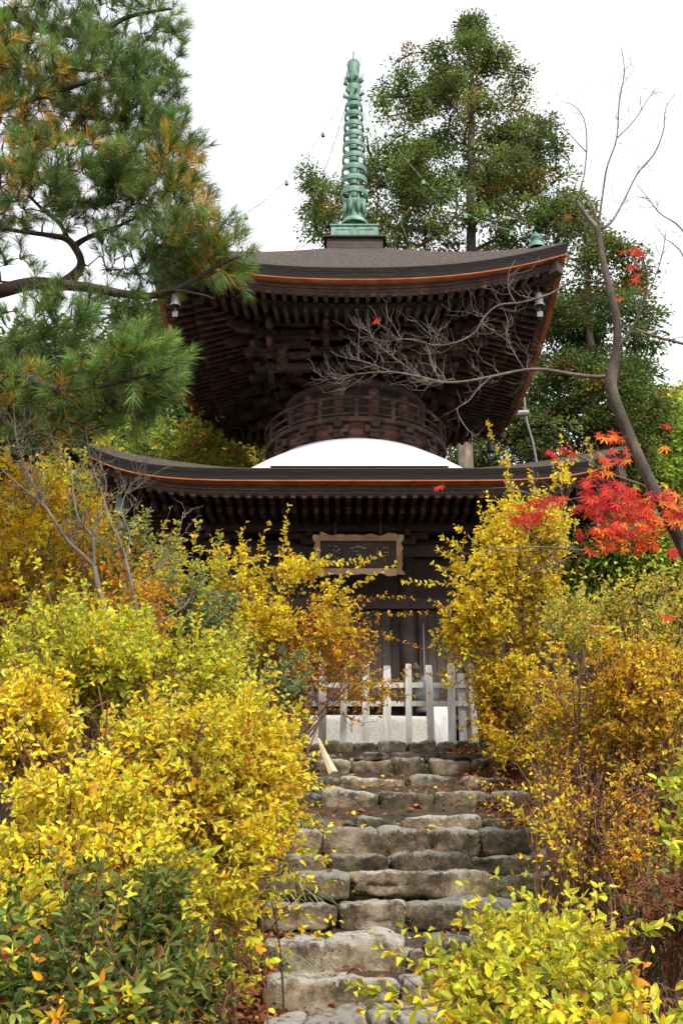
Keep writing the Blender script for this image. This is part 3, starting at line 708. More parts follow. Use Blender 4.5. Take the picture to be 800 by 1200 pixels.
def connect(roots, targets, r, wob=.06, sag=0, maxd=9e9):
    """grow a connected branch system: every target joins its nearest earlier node"""
    roots=np.atleast_2d(roots); nodes=list(roots); lines=[]
    root=roots[0]; order=np.argsort(np.linalg.norm(targets-root,axis=1))
    N=np.zeros((len(roots)+len(targets)*4+4,3)); N[:len(roots)]=roots; cnt=len(roots); hold=[None]*len(targets)
    for i in order:
        t_=targets[i]; d2=N[:cnt]-t_; dd=(d2**2).sum(1)+ np.maximum(0,N[:cnt,2]-t_[2])**2*2; j=int(dd.argmin()); a=N[j]; L=np.linalg.norm(t_-a)
        m1=a+(t_-a)*.33+r.normal(0,wob,3)*L; m2=a+(t_-a)*.7+r.normal(0,wob,3)*L; m2[2]+=sag*L
        P=np.array([a,m1,m2,t_]); lines.append((P,L)); N[cnt:cnt+3]=P[1:]; cnt+=3; hold[i]=(m2,t_)
    return lines, hold
def shrub(label, group, root, blobs, nshoot, leaves, L, W, pal, pal2=None, seed=1, shoot=(.18,.4), up=.5, droop=.5, nobj=0, stem='cane', cat='shrub', name='autumn_shrub',
          ncane=26, face=.6, sprigs=(), stemr=.006, bare=0, sizevar=.3, patch=2.5, gapf=2.4, wild=.34):
    r=np.random.default_rng(seed); root=np.array(root,float)
    t=empty(name, tuple(root)); tag(t,label,cat,group)
    ct_,_,_=blob_sample(blobs,ncane,r,0); tg,O,kb=blob_sample(blobs,int(nshoot*2.4),r,.5)
    q0=Vector(r.uniform(-9,9,3)); nz=np.array([pnoise.noise(Vector(p)*gapf+q0) for p in tg]); kp=np.argsort(-(nz+r.normal(0,.07,len(nz))))[:int(nshoot*.9)]; kp.sort(); tg,O,kb=tg[kp],O[kp],kb[kp]
    rts=root+np.c_[r.normal(0,.14,(ncane,2)),np.zeros(ncane)-.03]
    G=Geo(); nodes=[]
    for a,c in zip(rts,ct_):                                    # canes rise from the base and arch to the crown
        s_=np.linspace(0,1,7)[:,None]; m_=a+(c-a)*.45; m_=m_+np.array([0,0,.22*np.linalg.norm(c-a)])+r.normal(0,.05,3)
        P=(1-s_)**2*a+2*s_*(1-s_)*m_+s_**2*c; G.tube(P-root,np.linspace(stemr*1.5,stemr*.55,7),5); nodes+=list(P[2:])
    SD=[];SL=[]
    for i in range(len(tg)):
        w_=r.random()<wild; d=unit(O[i]*.8+np.array([0,0,up+(.8 if w_ else 0)])+r.normal(0,.45,3)); ln=r.uniform(*shoot)*(r.uniform(1.5,2.3) if w_ else 1); SD.append(d); SL.append(ln); tg[i]-=d*ln*(.62 if w_ else .5)
    lines,_=connect(np.array(nodes),tg,r,.07)
    for P,L_ in lines: G.tube(P-root,[stemr*.55,stemr*.45,stemr*.4,stemr*.3],3,cap=False)
    LP=[];LD=[];LN=[];LC=[];LS=[]
    shoots=[]
    for i in range(len(tg)):
        shoots.append((tg[i],SD[i],SL[i],int(leaves*(1.55 if SL[i]>shoot[1] else 1)),kb[i]))
    for (x0,y0,x1,y1,Y) in sprigs:
        a=at(x0,y0,Y); b_=at(x1,y1,Y); L_=np.linalg.norm(b_-a); shoots.append((a,(b_-a)/L_,L_,int(leaves*L_/np.mean(shoot)*1.5),-1))
    zz=r.uniform(0,10,3)
    for (p,d,ln,nl,kk) in shoots:
        s_=np.linspace(0,1,6)[:,None]; dr=droop if kk>=0 else .05
        P=p+d*ln*s_+np.array([0,0,-1])*(dr if ln<=shoot[1] else .12)*ln*s_**2*.6+np.cumsum(r.normal(0,.02,(6,3)),0)*ln
        G.tube(P-root,np.linspace(stemr*.4,stemr*.12,6),3,cap=False)
        if kk>=0 and r.random()<bare: continue
        tt=np.sort(r.uniform(.08,1,nl)); Q=np.stack([np.interp(tt,s_[:,0],P[:,k]) for k in range(3)],1)
        T=unit(P[-1]-P[0]); side=unit(np.cross(T,np.array([0,0,1])+r.normal(0,.3,3))); up2=np.cross(side,T)
        ang=np.arange(nl)*2.4+r.uniform(0,6); D=T*.85+ (np.cos(ang)[:,None]*side+np.sin(ang)[:,None]*up2)*1.0+r.normal(0,.25,(nl,3))
        D[:,2]-=.15
        Nn=np.array([0,-.45*face,.6])+D*0+r.normal(0,.62,(nl,3))
        ph=np.sin(p[0]*patch+zz[0])+np.sin(p[2]*patch*1.4+zz[1])+np.sin(p[1]*patch*.8+zz[2])+r.normal(0,.6)
        use=pal if (pal2 is None or ph>-.75) else pal2
        base=pick(use,1,r)[0]; C=pick(use,nl,r)*.7+base*.3; C*=r.uniform(.8,1.1)
        LP.append(Q);LD.append(D);LN.append(Nn);LC.append(C);LS.append(r.uniform(1-sizevar*1.3,1+sizevar,nl)*(.92-.30*tt))
    LP=np.concatenate(LP);LD=np.concatenate(LD);LN=np.concatenate(LN);LC=np.concatenate(LC);LS=np.concatenate(LS)
    keep=np.ones(len(LP),bool)
    if nobj:
        nobj=min(nobj,len(LP)); d_=LP[:,1]*ct+LP[:,2]*st; px=400+FPX*LP[:,0]/d_; sc=d_+ (np.abs(px-400)>400)*50
        ii=np.argsort(sc)[:nobj]; keep[ii]=False; vv=variants(pal,r,12)+(variants(pal2,r,6) if pal2 else [])
        for k in ii: place_leaf(vv[int(r.integers(len(vv)))],LP[k],LD[k],LN[k],L*LS[k],W*LS[k]*1.05,t,root)
    g=Geo(); leaf_geo(g,LP[keep]-root,LD[keep],LN[keep],L*LS[keep],W*LS[keep],LC[keep])
    g.build('foliage',M['leaf'],t,False,kind='stuff'); G.build('stems',M[stem],t)
    return t
def gz(px,Y,py=900): 
    x=at(px,py,Y)[0]; return (x,Y,float(H(x,Y)))

# --- left bank
shrub('tall yellow leaved shrub at the far left beside the bare grey tree','bank shrubs', gz(20,8.2),[(30,650,75,75,8.0,.7),(-20,620,70,90,8.2,.8),(95,615,35,40,8.2,.5),(40,585,30,30,8.2,.4)],672,13,0.0748,0.0324,'yellow','gold',11,face=1.1,stem='cane',ncane=22,sprigs=((62,540,70,505,8.1),(10,560,8,520,8.1)))
shrub('orange tinted low shrub between the yellow shrubs on the left bank','bank shrubs', gz(140,7.2),[(135,680,55,55,7.0,.5),(150,720,50,50,6.8,.5),(95,630,30,35,7.2,.3)],228,10,0.0528,0.0270,'orange','olive',12,bare=.2,sprigs=((95,600,120,540,7.2),(140,640,135,590,7.1)))
shrub('pale grey green leafy shrub under the lower left eave','bank shrubs', gz(190,8.3),[(215,710,70,45,8.0,.6),(250,740,60,45,7.8,.5),(165,660,45,50,8.6,.5),(300,790,50,50,8,.5)],528,13,0.0726,0.0347,'greyg','olive',13,face=1.1,stem='cane',up=.8,sprigs=((205,700,208,610,8.2),(222,700,233,600,8.1),(190,680,192,640,8.2),(240,690,240,630,8.2),(260,690,262,620,8.2)))
shrub('yellow shrub before the pagoda left wall, arching over the plaque','bank shrubs', gz(300,9.1),[(310,700,60,42,9.0,.5),(350,680,48,22,9.1,.4),(275,665,30,25,9.1,.35),(300,745,60,45,9,.5),(375,725,40,32,9.1,.4)],537,12,0.0590,0.0307,'yellow','lime',14,face=1.2,up=.6,shoot=(.15,.38),
  sprigs=((330,660,336,590,9),(335,668,398,655,9),(375,700,445,642,9),(395,700,464,660,9),(295,650,280,620,9),(255,660,245,625,9),(345,660,332,632,9),(350,665,420,650,9),(300,650,312,608,9)))
shrub('rusty orange leaved bush hanging over the left half of the picket fence','bank shrubs', gz(325,9.0),[(395,750,58,45,9.2,.4),(425,785,50,32,9.3,.4),(345,800,26,45,9.1,.4),(345,760,36,45,9.1,.4)],489,10,0.0475,0.0281,'rust','gold',15,face=1.2,up=.1,shoot=(.15,.42),
  sprigs=((430,720,500,700,9.2),(430,740,495,757,9.2),(400,700,490,690,9.2),(440,800,530,785,9.3),(425,790,440,745,9.3),(400,720,450,690,9.2),(380,730,440,712,9.1),(440,820,500,812,9.4),(360,800,440,822,9.3),(370,820,425,845,9.4),(400,800,470,800,9.3)))
shrub('broad yellow green shrub filling the middle of the left bank','bank shrubs', gz(130,5.6),[(80,775,90,50,5.6,.6),(200,800,90,50,5.6,.6),(290,835,70,55,6.0,.6),(50,725,45,40,5.9,.5),(145,745,35,25,5.8,.4),(255,780,45,32,6,.5)],1080,14,0.0528,0.0270,'lime','limey',16,face=.9,ncane=40,shoot=(.18,.42),up=.8,sizevar=.35,
  sprigs=((60,700,40,640,5.9),(90,720,85,665,5.8),(180,760,175,700,5.8),(230,760,232,705,5.9),(270,770,275,715,6.0),(310,790,320,750,6.1),(120,740,118,690,5.8),(25,700,12,650,5.9)))
shrub('bright yellow shrub spreading over the left edge of the steps','bank shrubs', gz(170,4.3),[(80,850,95,60,4.1,.5),(200,880,90,65,4.2,.5),(290,900,60,75,4.6,.45),(130,940,95,50,3.9,.5),(0,870,65,65,4.0,.5),(250,980,70,40,4.2,.4),(120,1000,85,30,3.5,.25),(220,1020,50,30,3.7,.25)],1242,14,0.0458,0.0234,'yellow','limey',17,face=.9,gapf=1.3,ncane=26,shoot=(.15,.32),up=.3,nobj=220)
shrub('lime and yellow sprays trailing across the left ends of the steps','bank shrubs', gz(250,4.9,1000),[(285,1000,62,42,4.6,.35),(318,930,34,60,5.2,.35),(320,1040,36,20,4.5,.25),(250,1050,40,25,4.4,.3),(210,990,50,45,4.3,.4)],396,12,0.0440,0.0216,'lime','yellow',18,gapf=1.3,stemr=.004,up=.15,shoot=(.2,.45),bare=.05,nobj=120,
  sprigs=((310,990,390,1000,4.9),(290,1045,380,1092,4.4),(280,1090,350,1155,4.0),(320,905,385,925,5.5),(300,1030,400,1020,4.7),(280,1060,405,1068,4.5),(270,1075,340,1120,4.2),(320,950,372,965,5.0),(330,930,380,950,5.2),(320,1010,392,1048,4.6),(280,1050,360,1085,4.4),(330,980,385,1010,4.9),(320,880,368,935,5.4),(300,1040,350,1062,4.5)))
shrub('dark green leafy thicket in the lower left corner','bank shrubs', gz(60,3.0,1100),[(150,1180,60,25,2.5,.2),(215,1150,40,28,3.2,.2),(50,1115,75,42,2.9,.35),(130,1125,70,48,2.8,.3),(160,1150,50,40,2.7,.25),(30,1170,60,45,2.6,.3),(185,1060,32,32,3.2,.25),(170,1165,28,30,2.8,.25),(20,1060,40,22,3.1,.25)],730,14,0.0536,0.0189,'green','limey',19,stemr=.0035,ncane=14,up=.8,droop=.3,shoot=(.12,.24),nobj=280,name='green_shrub')
shrub('tuft of leafy upright stems rising from the lower left thicket','bank shrubs', gz(118,2.6,1100),[(120,1040,16,26,2.55,.06),(105,1100,24,30,2.5,.08)],33,16,0.0405,0.0135,'green','olive',20,ncane=6,up=1.5,droop=.1,nobj=120,name='green_shrub',sprigs=((118,1110,121,1015,2.5),))
shrub('small bronze and yellow leaf sprays at the bottom left of the steps','bank shrubs', gz(240,3.4,1180),[(250,1175,45,14,3.2,.15),(60,1185,30,14,2.4,.12),(170,1188,40,12,2.8,.15)],43,8,0.0352,0.0180,'gold','yellow',21,up=.3,shoot=(.1,.22),nobj=80)
shrub('yellow green low shrub between the dark thicket and the leaf litter left of the steps','bank shrubs', gz(230,3.9,1100),[(235,1050,45,35,3.8,.3),(185,1040,40,40,3.7,.3),(285,1060,28,28,4.1,.25),(170,1100,45,30,3.5,.3),(225,1100,30,22,3.6,.25)],360,12,.046,.021,'limey','green',22,ncane=14,up=.3,shoot=(.12,.28),nobj=150,stemr=.004,gapf=1.2)
shrub('yellow green leafy shrub under the bright yellow shrub at the left edge','bank shrubs', gz(90,3.6,1050),[(90,1000,80,35,3.5,.35),(20,985,50,35,3.5,.3),(160,1010,50,35,3.5,.3)],330,12,.052,.021,'limey','green',23,ncane=14,up=.5,shoot=(.12,.26),nobj=120,stemr=.004,gapf=1.2)
shrub('golden leaved sprays at the left frame edge above the bright yellow shrub','bank shrubs', gz(20,4.9,950),[(15,850,60,35,4.8,.35),(60,830,60,30,5.0,.35),(0,800,45,30,5.0,.3),(110,850,50,30,4.8,.3)],360,12,.055,.026,'yellow','limey',24,ncane=16,up=.4,shoot=(.14,.3),nobj=60,stemr=.004,gapf=1.2)
# --- right bank
shrub('tall golden yellow shrub right of the plaque, in front of the eave','bank shrubs', gz(640,8.9),[(590,700,65,55,8.8,.6),(615,630,48,50,8.8,.5),(565,660,35,40,8.7,.45),(612,790,52,50,8.9,.5),(655,575,18,30,8.8,.3),(545,735,26,32,8.7,.3)],1193,13,0.0586,0.0321,'yellow','gold',31,face=1.2,ncane=36,up=.7,shoot=(.15,.40),
  sprigs=((615,600,578,490,8.8),(600,590,592,520,8.8),(640,580,685,500,8.8),(655,570,660,505,8.8),(545,650,512,625,8.7),(540,690,505,660,8.7),(550,690,470,672,8.6),(530,720,500,700,8.7),(560,640,535,615,8.7),(690,560,690,520,8.8),(560,790,520,800,9),(625,600,618,550,8.8),(580,620,560,570,8.8)))
shrub('orange gold low growth at the right end of the picket fence','bank shrubs', gz(600,9.0),[(585,810,28,40,8.9,.3),(600,850,34,32,8.7,.4)],234,12,0.0527,0.0310,'gold','yellow',32,face=1.1,up=.3)
shrub('olive and yellow shrub mound at the right edge below the red maple','bank shrubs', gz(760,7.6),[(740,730,90,50,7.4,.6),(790,710,60,40,7.6,.5),(690,710,45,32,7.6,.5),(820,780,70,85,7.2,.6)],885,13,0.0493,0.0242,'olive','gold',33,face=1.1,ncane=36,up=.6,sizevar=.4)
shrub('wide golden brown shrub on the right bank above the steps','bank shrubs', gz(690,6.6),[(690,800,85,60,6.6,.6),(770,830,65,65,6.2,.5),(645,850,42,32,6.9,.5),(740,880,60,35,6.0,.4)],972,11,0.0445,0.0248,'gold','olive',34,face=1.1,ncane=70,up=.4,stemr=.007,bare=.15,sizevar=.4)
shrub('thicket of reddish canes with rusty leaves right of the steps','bank shrubs', gz(690,5.5,1000),[(680,930,50,45,5.4,.45),(730,960,65,50,5.0,.5),(750,1010,45,35,4.7,.35),(640,900,30,30,6,.4)],312,8,0.0352,0.0162,'rust','gold',35,ncane=110,up=.8,stemr=.006,bare=.3,stem='cane')
shrub('thin yellow sprays leaning over the right ends of the steps','bank shrubs', gz(700,5.0,1040),[(640,955,34,26,5.1,.25),(665,1005,36,20,4.8,.25),(610,905,26,22,5.6,.2)],43,9,0.0370,0.0207,'yellow','gold',36,ncane=30,up=.2,droop=.3,stemr=.004,shoot=(.15,.4),nobj=100,
  sprigs=((650,960,575,960,5.2),(650,930,560,925,5.5),(680,1010,600,1000,4.9),(640,900,560,885,6.0),(660,1000,560,900,5.2),(690,1020,590,915,5.0),(700,1050,630,960,4.8),(640,970,555,930,5.4)))
shrub('large leaved bright yellow bush in the lower right corner','bank shrubs', gz(720,3.1,1150),[(710,1140,80,26,2.9,.3),(620,1150,70,28,3.0,.3),(790,1160,50,32,2.7,.25),(560,1150,40,20,3.2,.2),(640,1100,62,16,3.2,.25),(570,1185,55,20,2.9,.2),(690,1195,80,20,2.6,.25)],514,12,0.0475,0.0234,'yellow','lime',37,ncane=30,up=.15,droop=.25,shoot=(.15,.30),nobj=300,stemr=.004,
  sprigs=((560,1130,470,1080,3.1),(540,1160,445,1100,3.0),(560,1180,400,1150,3.0),(640,1090,600,1045,3.2),(500,1185,430,1180,2.9),(740,1100,790,1070,2.8),(600,1110,530,1075,3.1)))
shrub('yellow green sprig hanging in at the right edge of the frame','bank shrubs', gz(860,3.0,1000),[(800,960,12,45,2.9,.12),(812,910,14,15,2.9,.1),(830,1000,20,30,2.9,.15)],28,10,0.0422,0.0198,'lime','fresh',38,ncane=8,up=.3,nobj=110,stemr=.003,shoot=(.1,.22))
shrub('muted brown green shrub behind the lower right yellow bush','bank shrubs', gz(750,4.2,1080),[(745,1045,55,25,4.1,.3),(790,1060,40,35,3.8,.3)],180,10,0.0440,0.0198,'brown','green',39,up=.4)
shrub('yellow and olive shrub cut by the right frame edge beside the golden brown one','bank shrubs', gz(860,6.2),[(870,860,75,70,6.2,.6),(840,930,50,50,5.6,.5)],420,11,.052,.027,'gold','olive',41,ncane=26,up=.4,face=1.1)
# --- behind the pagoda and on the terrace
shrub('pale yellow green shrub behind the left tip of the lower roof','terrace shrubs', gz(180,17.5,600),[(200,525,85,22,17.5,1.2),(110,560,50,50,16,1),(300,530,50,14,19,1)],624,13,0.1408,0.0675,'olive','fresh',40,ncane=30,shoot=(.3,.7),stemr=.012,sizevar=.3)

# ------------------------------------------------------------------ trees
def leaf_cloud_tree(name,label,group,root,limbs,blobs,ncl,per,size,pal,pal2,seed,bark,spread=.25,trunk_r=.2,flat=.4,cat='tree',lean=(0,0),asp=.5,br=.02,gap=1.3):
    r=np.random.default_rng(seed); root=np.array(root,float); t=empty(name,tuple(root)); tag(t,label,cat,group)
    G=Geo(); top=np.array(limbs[-1],float); nodes=[]
    pts=np.array([root-np.array([0,0,.3])]+[np.array(l,float) for l in limbs]); n=len(pts)
    s_=np.linspace(0,n-1,n*5); P=np.stack([np.interp(s_,np.arange(n),pts[:,k]) for k in range(3)],1); P[2:-1,:2]+=r.normal(0,.03,(len(P)-3,2))
    G.tube(P-root,np.linspace(trunk_r,trunk_r*.15,len(P)),9); G.build('trunk',M[bark],t,True)
    tg,O,kb=blob_sample(blobs,int(ncl*gap),r,.3); q0=Vector(r.uniform(-9,9,3)); nz=np.array([pnoise.noise(Vector((p[0],p[1],p[2]*1.6))*.75+q0) for p in tg])+r.normal(0,.05,len(tg)); kp=np.argsort(-nz)[:ncl]; tg,O=tg[kp],O[kp]
    lines,_=connect(P[2:],tg,r,.06); B=Geo()
    for Q,L_ in lines: B.tube(Q-root,np.array([1,.8,.55,.3])*br*min(3,.6+L_),4,cap=False)
    B.build('branches',M[bark],t)
    K=ncl*per; C0=np.repeat(tg,per,0); off=r.normal(0,spread,(K,3))*np.array([1,1,.55]); off[:,2]-=.25*np.linalg.norm(off[:,:2],axis=1)
    Pp=C0+off; D=unit(off+r.normal(0,.4,(K,3))*spread+np.repeat(O,per,0)*spread*.8); N=np.array([0,-.4,.8])+r.normal(0,.6,(K,3))
    ph=np.repeat(np.sin(tg[:,0]*1.3+seed)+np.sin(tg[:,2]*1.7)+r.normal(0,.7,ncl),per)
    C=np.where((ph>0)[:,None],pick(pal,K,r)*.35+np.repeat(pick(pal,ncl,r),per,0)*.65,pick(pal2,K,r)*.35+np.repeat(pick(pal2,ncl,r),per,0)*.65); C*=np.repeat(r.uniform(.55,1.35,(ncl,1)),per,0)
    sz=size*r.uniform(.6,1.4,K); g=Geo(); leaf_geo(g,Pp-root,D,N,sz,sz*asp,np.clip(C,0.005,.9)); g.build('crown',M['scale_leaf'],t,False,kind='stuff')
    return t
def P_(px,py,Y): return at(px,py,Y)
# great conifer behind the finial
cr=P_(545,545,24); cr=(cr[0],24,float(H(cr[0],24)))
leaf_cloud_tree('conifer_tree','tall green cypress with rusty tips rising behind the pagoda right of the finial','background trees',cr,
 [P_(545,540,24),P_(550,400,24),P_(552,200,24),P_(553,40,24)],
 [(553,32,12,14,24,.4,2.5),(525,62,16,12,24,.5,1.5),(585,62,14,12,24,.5,1.5),(620,125,16,10,24,.5,1.5),(553,55,26,18,24,.6),(545,85,58,35,24,1.2),(478,75,16,12,24,.6),(475,115,40,28,24,1),(605,110,38,28,24,1),(625,165,30,22,24,.8),(540,150,80,50,24,2),(600,190,60,38,24,1.6),(480,190,60,50,24,2),(640,225,40,30,24,1),(550,235,110,50,24,2.4),(460,250,50,45,24,2),(610,280,90,40,24,2),(672,255,18,22,24,.8),(500,290,100,30,24,2),(380,205,22,18,24,.7),(378,260,24,30,24,1),(395,235,25,40,24,1)],
 860,92,.095,'conif','conif',51,'dark_bark',.16,.30,br=.035,asp=.42,gap=1.9)
cr=P_(690,600,21); cr=(cr[0],21.5,float(H(cr[0],21.5)))
leaf_cloud_tree('conifer_tree','dark green cypress behind the right side of the upper roof','background trees',cr,
 [P_(690,540,21.5),P_(690,400,21.5),P_(685,270,21.5)],
 [(675,285,32,28,21.5,1),(712,325,40,32,21.5,1.1),(665,350,50,45,21.5,1.2),(730,385,45,45,21.5,1.2),(690,400,70,50,21.5,1.5),(640,450,50,55,21.5,1.5),(700,470,80,50,21.5,1.8),(650,520,70,40,21.5,1.5),(755,440,24,24,21.5,.8),(590,500,40,35,22,1),(560,525,40,25,22,1),(620,540,50,30,22,1),(690,540,60,25,22,1),(740,500,40,40,22,1)],
 700,92,.095,'conif2','conif',52,'dark_bark',.16,.22,br=.03,asp=.42,gap=1.9)
cr=P_(545,545,19.2); cr=(cr[0],19.2,float(H(cr[0],19.2)))
g=Geo(); g.tube([(0,0,-.2),(0.02,0,3),(.0,0,P_(545,500,19.2)[2]-cr[2]+1.2)],[.2,.17,.15],12)
o=g.build('grey_trunk',M['grey_bark'],None,True); o.location=cr; tag(o,'pale grey trunk standing just behind the right end of the white dome','tree trunk')
for (lab,px,Y,bl,pal,pal2,sd_,n_,sz) in (
 ('bright lime green tree beyond the right eave',760,26,[(700,575,55,45,26,2),(750,560,60,60,26,2),(790,520,40,50,26,1.6),(660,600,40,30,26,1.5)],'fresh','fresh',61,420,.17),
 ('pale green tree farthest right under the open sky',840,30,[(790,500,35,38,30,1.5),(830,520,60,70,30,2),(765,530,30,30,30,1)],'fresh','olive',62,330,.17),
 ('mid green bush behind the red maple leaves',730,14,[(740,650,60,35,14,1),(700,640,40,30,14,.8),(790,640,40,30,14,1)],'fresh','fresh',63,420,.085),
 ('dark evergreen in the gap behind the left pine boughs',60,19,[(40,520,70,60,19,1.5),(130,490,60,60,19,1.5),(60,440,60,40,19,1.4)],'dark','green',64,420,.15),
 ('mid green conifer left of the pagoda behind the pine',180,21,[(175,430,45,50,21,1.5),(150,480,60,50,21,1.5),(210,480,35,40,21,1.4),(165,385,25,22,21,.8)],'conif2','green',65,430,.15),
 ('rusty green cypress between the two left eaves',290,23,[(250,500,60,40,23,1.5),(300,520,55,30,23,1.5),(230,460,40,35,23,1.2),(330,545,50,20,23,1.2)],'conif','conif',66,420,.16)):
    q=at(px,bl[0][1],Y); leaf_cloud_tree('background_tree',lab,'background trees',(q[0],Y,float(H(q[0],Y))),[(q[0],Y,H(q[0],Y)+1.5),at(px,bl[0][1],Y)],bl,n_,40,sz,pal,pal2,sd_,'dark_bark',.3,.18)
# far wooded slope that closes the view
def far_wood():
    r=np.random.default_rng(77); n=46000; Y=r.uniform(30,60,n); x=r.uniform(-1,1,n)*(Y*.75)
    zt=np.interp(Y,[30,60],[13,25]); base=H(x,Y); keep=np.ones(n,bool)
    z=base+r.random(n)**.6*(np.maximum(.5,zt-base)*(.78+.12*np.sin(x*.9)+.10*np.sin(x*2.3+1)))
    g=Geo(); D=unit(r.normal(size=(n,3))); N=np.array([0,-.5,.8])+r.normal(0,.5,(n,3)); sz=r.uniform(.25,.6,n)
    C=np.where((np.sin(x*.5)+r.normal(0,.5,n)>0)[:,None],pick('conif2',n,r),pick('green',n,r))
    leaf_geo(g,np.stack([x,Y,z],1),D,N,sz,sz*.6,C); g.build('far_wood',M['scale_leaf'],None,False,kind='stuff',label='distant mixed woodland covering the slope behind the pagoda',cat='woodland')
far_wood()

# ------------------------------------------------------------------ pine at the left
def poly(pts, Y0, dY=0):                        # polyline through pixels; Y drifts by dY
    n=len(pts); return [at(p[0],p[1],Y0+dY*i/(n-1)+(p[3] if len(p)>3 else 0)) for i,p in enumerate(pts)]
def limb(G, pts, Y0, dY, off, sides=8, nodes=None, ease=5, k=1.0, snap=None):
    P=np.array(poly(pts,Y0,dY))
    if snap:                                    # a bough springs from the wood it grows on
        A=np.array(snap); d_=A[:,1]*ct+A[:,2]*st; px=400+FPX*A[:,0]/d_; py=600-FPX*(A[:,2]*ct-A[:,1]*st)/d_; q_=np.hypot(px-pts[0][0],py-pts[0][1]); j_=int(q_.argmin())
        if q_[j_]<14: P=P+(A[j_]-P[0])*np.linspace(1,0,len(P))[:,None]
    rad=k*np.array([p[2]/2/ppm(q) for p,q in zip(pts,P)])
    n=len(P); s_=np.linspace(0,n-1,(n-1)*ease+1)
    # smooth with Catmull-Rom
    def cr_(A):
        out=[]
        for s in s_:
            i=min(int(s),n-2); f=s-i; p0=A[max(i-1,0)];p1=A[i];p2=A[i+1];p3=A[min(i+2,n-1)]
            out.append(.5*((2*p1)+(-p0+p2)*f+(2*p0-5*p1+4*p2-p3)*f*f+(-p0+3*p1-3*p2+p3)*f**3))
        return np.array(out)
    Q=cr_(P); rr=np.interp(s_,np.arange(n),rad); G.tube(Q-off,rr,sides)
    if nodes is not None: nodes+=list(Q)
    if snap is not None: snap+=list(Q)
    return Q
def pine():
    r=np.random.default_rng(5); Y=6.4; base=at(-150,900,Y); root=np.array([base[0],Y,float(H(base[0],Y))])
    t=empty('pine_tree',tuple(root)); tag(t,'large old pine with green and yellow needles reaching in from the left','tree')
    G=Geo(); nodes=[]
    limb(G,[(-150,940,46),(-140,700,44),(-110,450,40),(-80,250,36),(-60,80,30),(-30,-60,24)],Y,0,root,12)
    G.build('trunk',M['pine_bark'],t,True); G=Geo()
    L=[([(-110,420,26),(-40,350,22),(0,341,17),(40,332,15),(75,334,13),(110,338,12),(150,345,10),(185,346,8),(215,335,6),(250,315,4),(280,300,3)],Y,-.5),
       ([(72,334,12),(92,318,12),(95,305,9),(88,290,9),(78,280,8),(60,276,6),(30,272,5),(-10,266,5)],Y,-.3),
       ([(88,288,8),(100,280,6),(120,272,6),(135,267,4),(160,255,3)],Y,-.1),
       ([(80,280,6),(70,262,5),(50,245,4),(35,230,3)],Y,-.4),
       ([(-100,400,22),(0,430,12),(30,440,11),(60,455,9),(90,457,8),(130,450,5),(170,440,4),(200,430,3)],Y-.2,-.4),
       ([(-60,120,20),(0,20,16),(40,30,14),(80,38,12),(110,42,8),(150,20,5),(200,10,3)],Y,-.2),
       ([(-70,220,18),(0,200,9),(60,165,8),(100,155,7),(150,130,5),(185,100,3),(205,70,2)],Y+.2,0),
       ([(-70,180,14),(0,130,8),(60,110,6),(120,90,4)],Y-.3,0),
       ([(185,346,6),(200,340,4),(235,345,3),(250,350,2)],Y-.4,0)]
    for pts,y0,dy in L: limb(G,pts,y0,dy,root,8,nodes)
    blobs=[(60,60,75,45,6.2,.5),(150,40,65,45,6.4,.5),(40,110,60,35,6.0,.5),(120,110,65,38,6.2,.5),(180,120,35,45,6.5,.35),(80,205,90,28,6.0,.4),(40,235,60,22,5.9,.4),(175,215,60,35,6.1,.4),(215,240,30,25,6.1,.3),(150,165,60,30,6.5,.5),(205,175,30,35,6.4,.3),
      (240,290,50,28,6.0,.35),(200,300,45,30,6.1,.35),(265,310,30,20,6.0,.3),(150,300,40,20,6.2,.3),(110,235,60,22,6.1,.3),(20,320,30,20,6.3,.3,.6),(100,370,80,25,6.2,.4,.8),(60,390,60,25,6.1,.4,.7),(150,440,62,38,6.0,.4),(172,430,30,35,6.0,.3),(60,480,75,28,6.3,.5),(20,450,40,40,6.4,.5),(140,480,50,22,6.3,.3),(-20,150,60,150,6.2,.6,.6)]
    tg,O,kb=blob_sample(blobs,2100,r,.2); lines,hold=connect(np.array(nodes),tg,r,.1,.05)
    for Q,L_ in lines: G.tube(Q-root,np.array([.009,.007,.005,.0035])*min(1.8,.6+L_*1.5),4,cap=False)
    G.build('branches',M['pine_bark'],t,True)
    # needle tufts: long needles brush out of every shoot end
    P=[];D=[];Ln=[];C=[]
    for i,(m2,e) in enumerate(hold):
        ax=unit(unit(e-m2)*.5+O[i]*.4+np.array([0,0,.55])+r.normal(0,.25,3)); nn=int(r.uniform(60,110)); sh=r.uniform(.05,.17)
        s_=r.random(nn)**.7; v=r.normal(size=(nn,3)); v-=np.outer(v@ax,ax); v=unit(v)
        tl=r.uniform(.25,1.0,nn)*(1-.45*s_)+.1; d=unit(ax*np.cos(tl*1.15)[:,None]+v*np.sin(tl*1.15)[:,None]); 
        P.append(e+ax*(s_*sh)[:,None]-ax*.03); D.append(d); Ln.append(r.uniform(.085,.125,nn))
        ylw = (np.sin(e[0]*2.1+1)+np.sin(e[2]*2.7+.5)+r.normal(0,.9)) ; px=400+FPX*e[0]/(e[1]*ct+e[2]*st); 
        ylw += 2.9*math.exp(-((px-240)/48)**2)*(1 if 3.9<e[2]<5.3 else 0) + 1.2*math.exp(-((px-80)/70)**2-((e[2]-5.1)/.35)**2) -1.25
        gr=np.array([.15,.25,.05])*r.uniform(.45,1.5)*(1.1 if e[2]<3.6 else .92)*np.array([r.uniform(.8,1.3),1,r.uniform(.7,1.6)]); ye=np.array([.62,.36,.03])*r.uniform(.8,1.2); ol=np.array([.27,.27,.04])
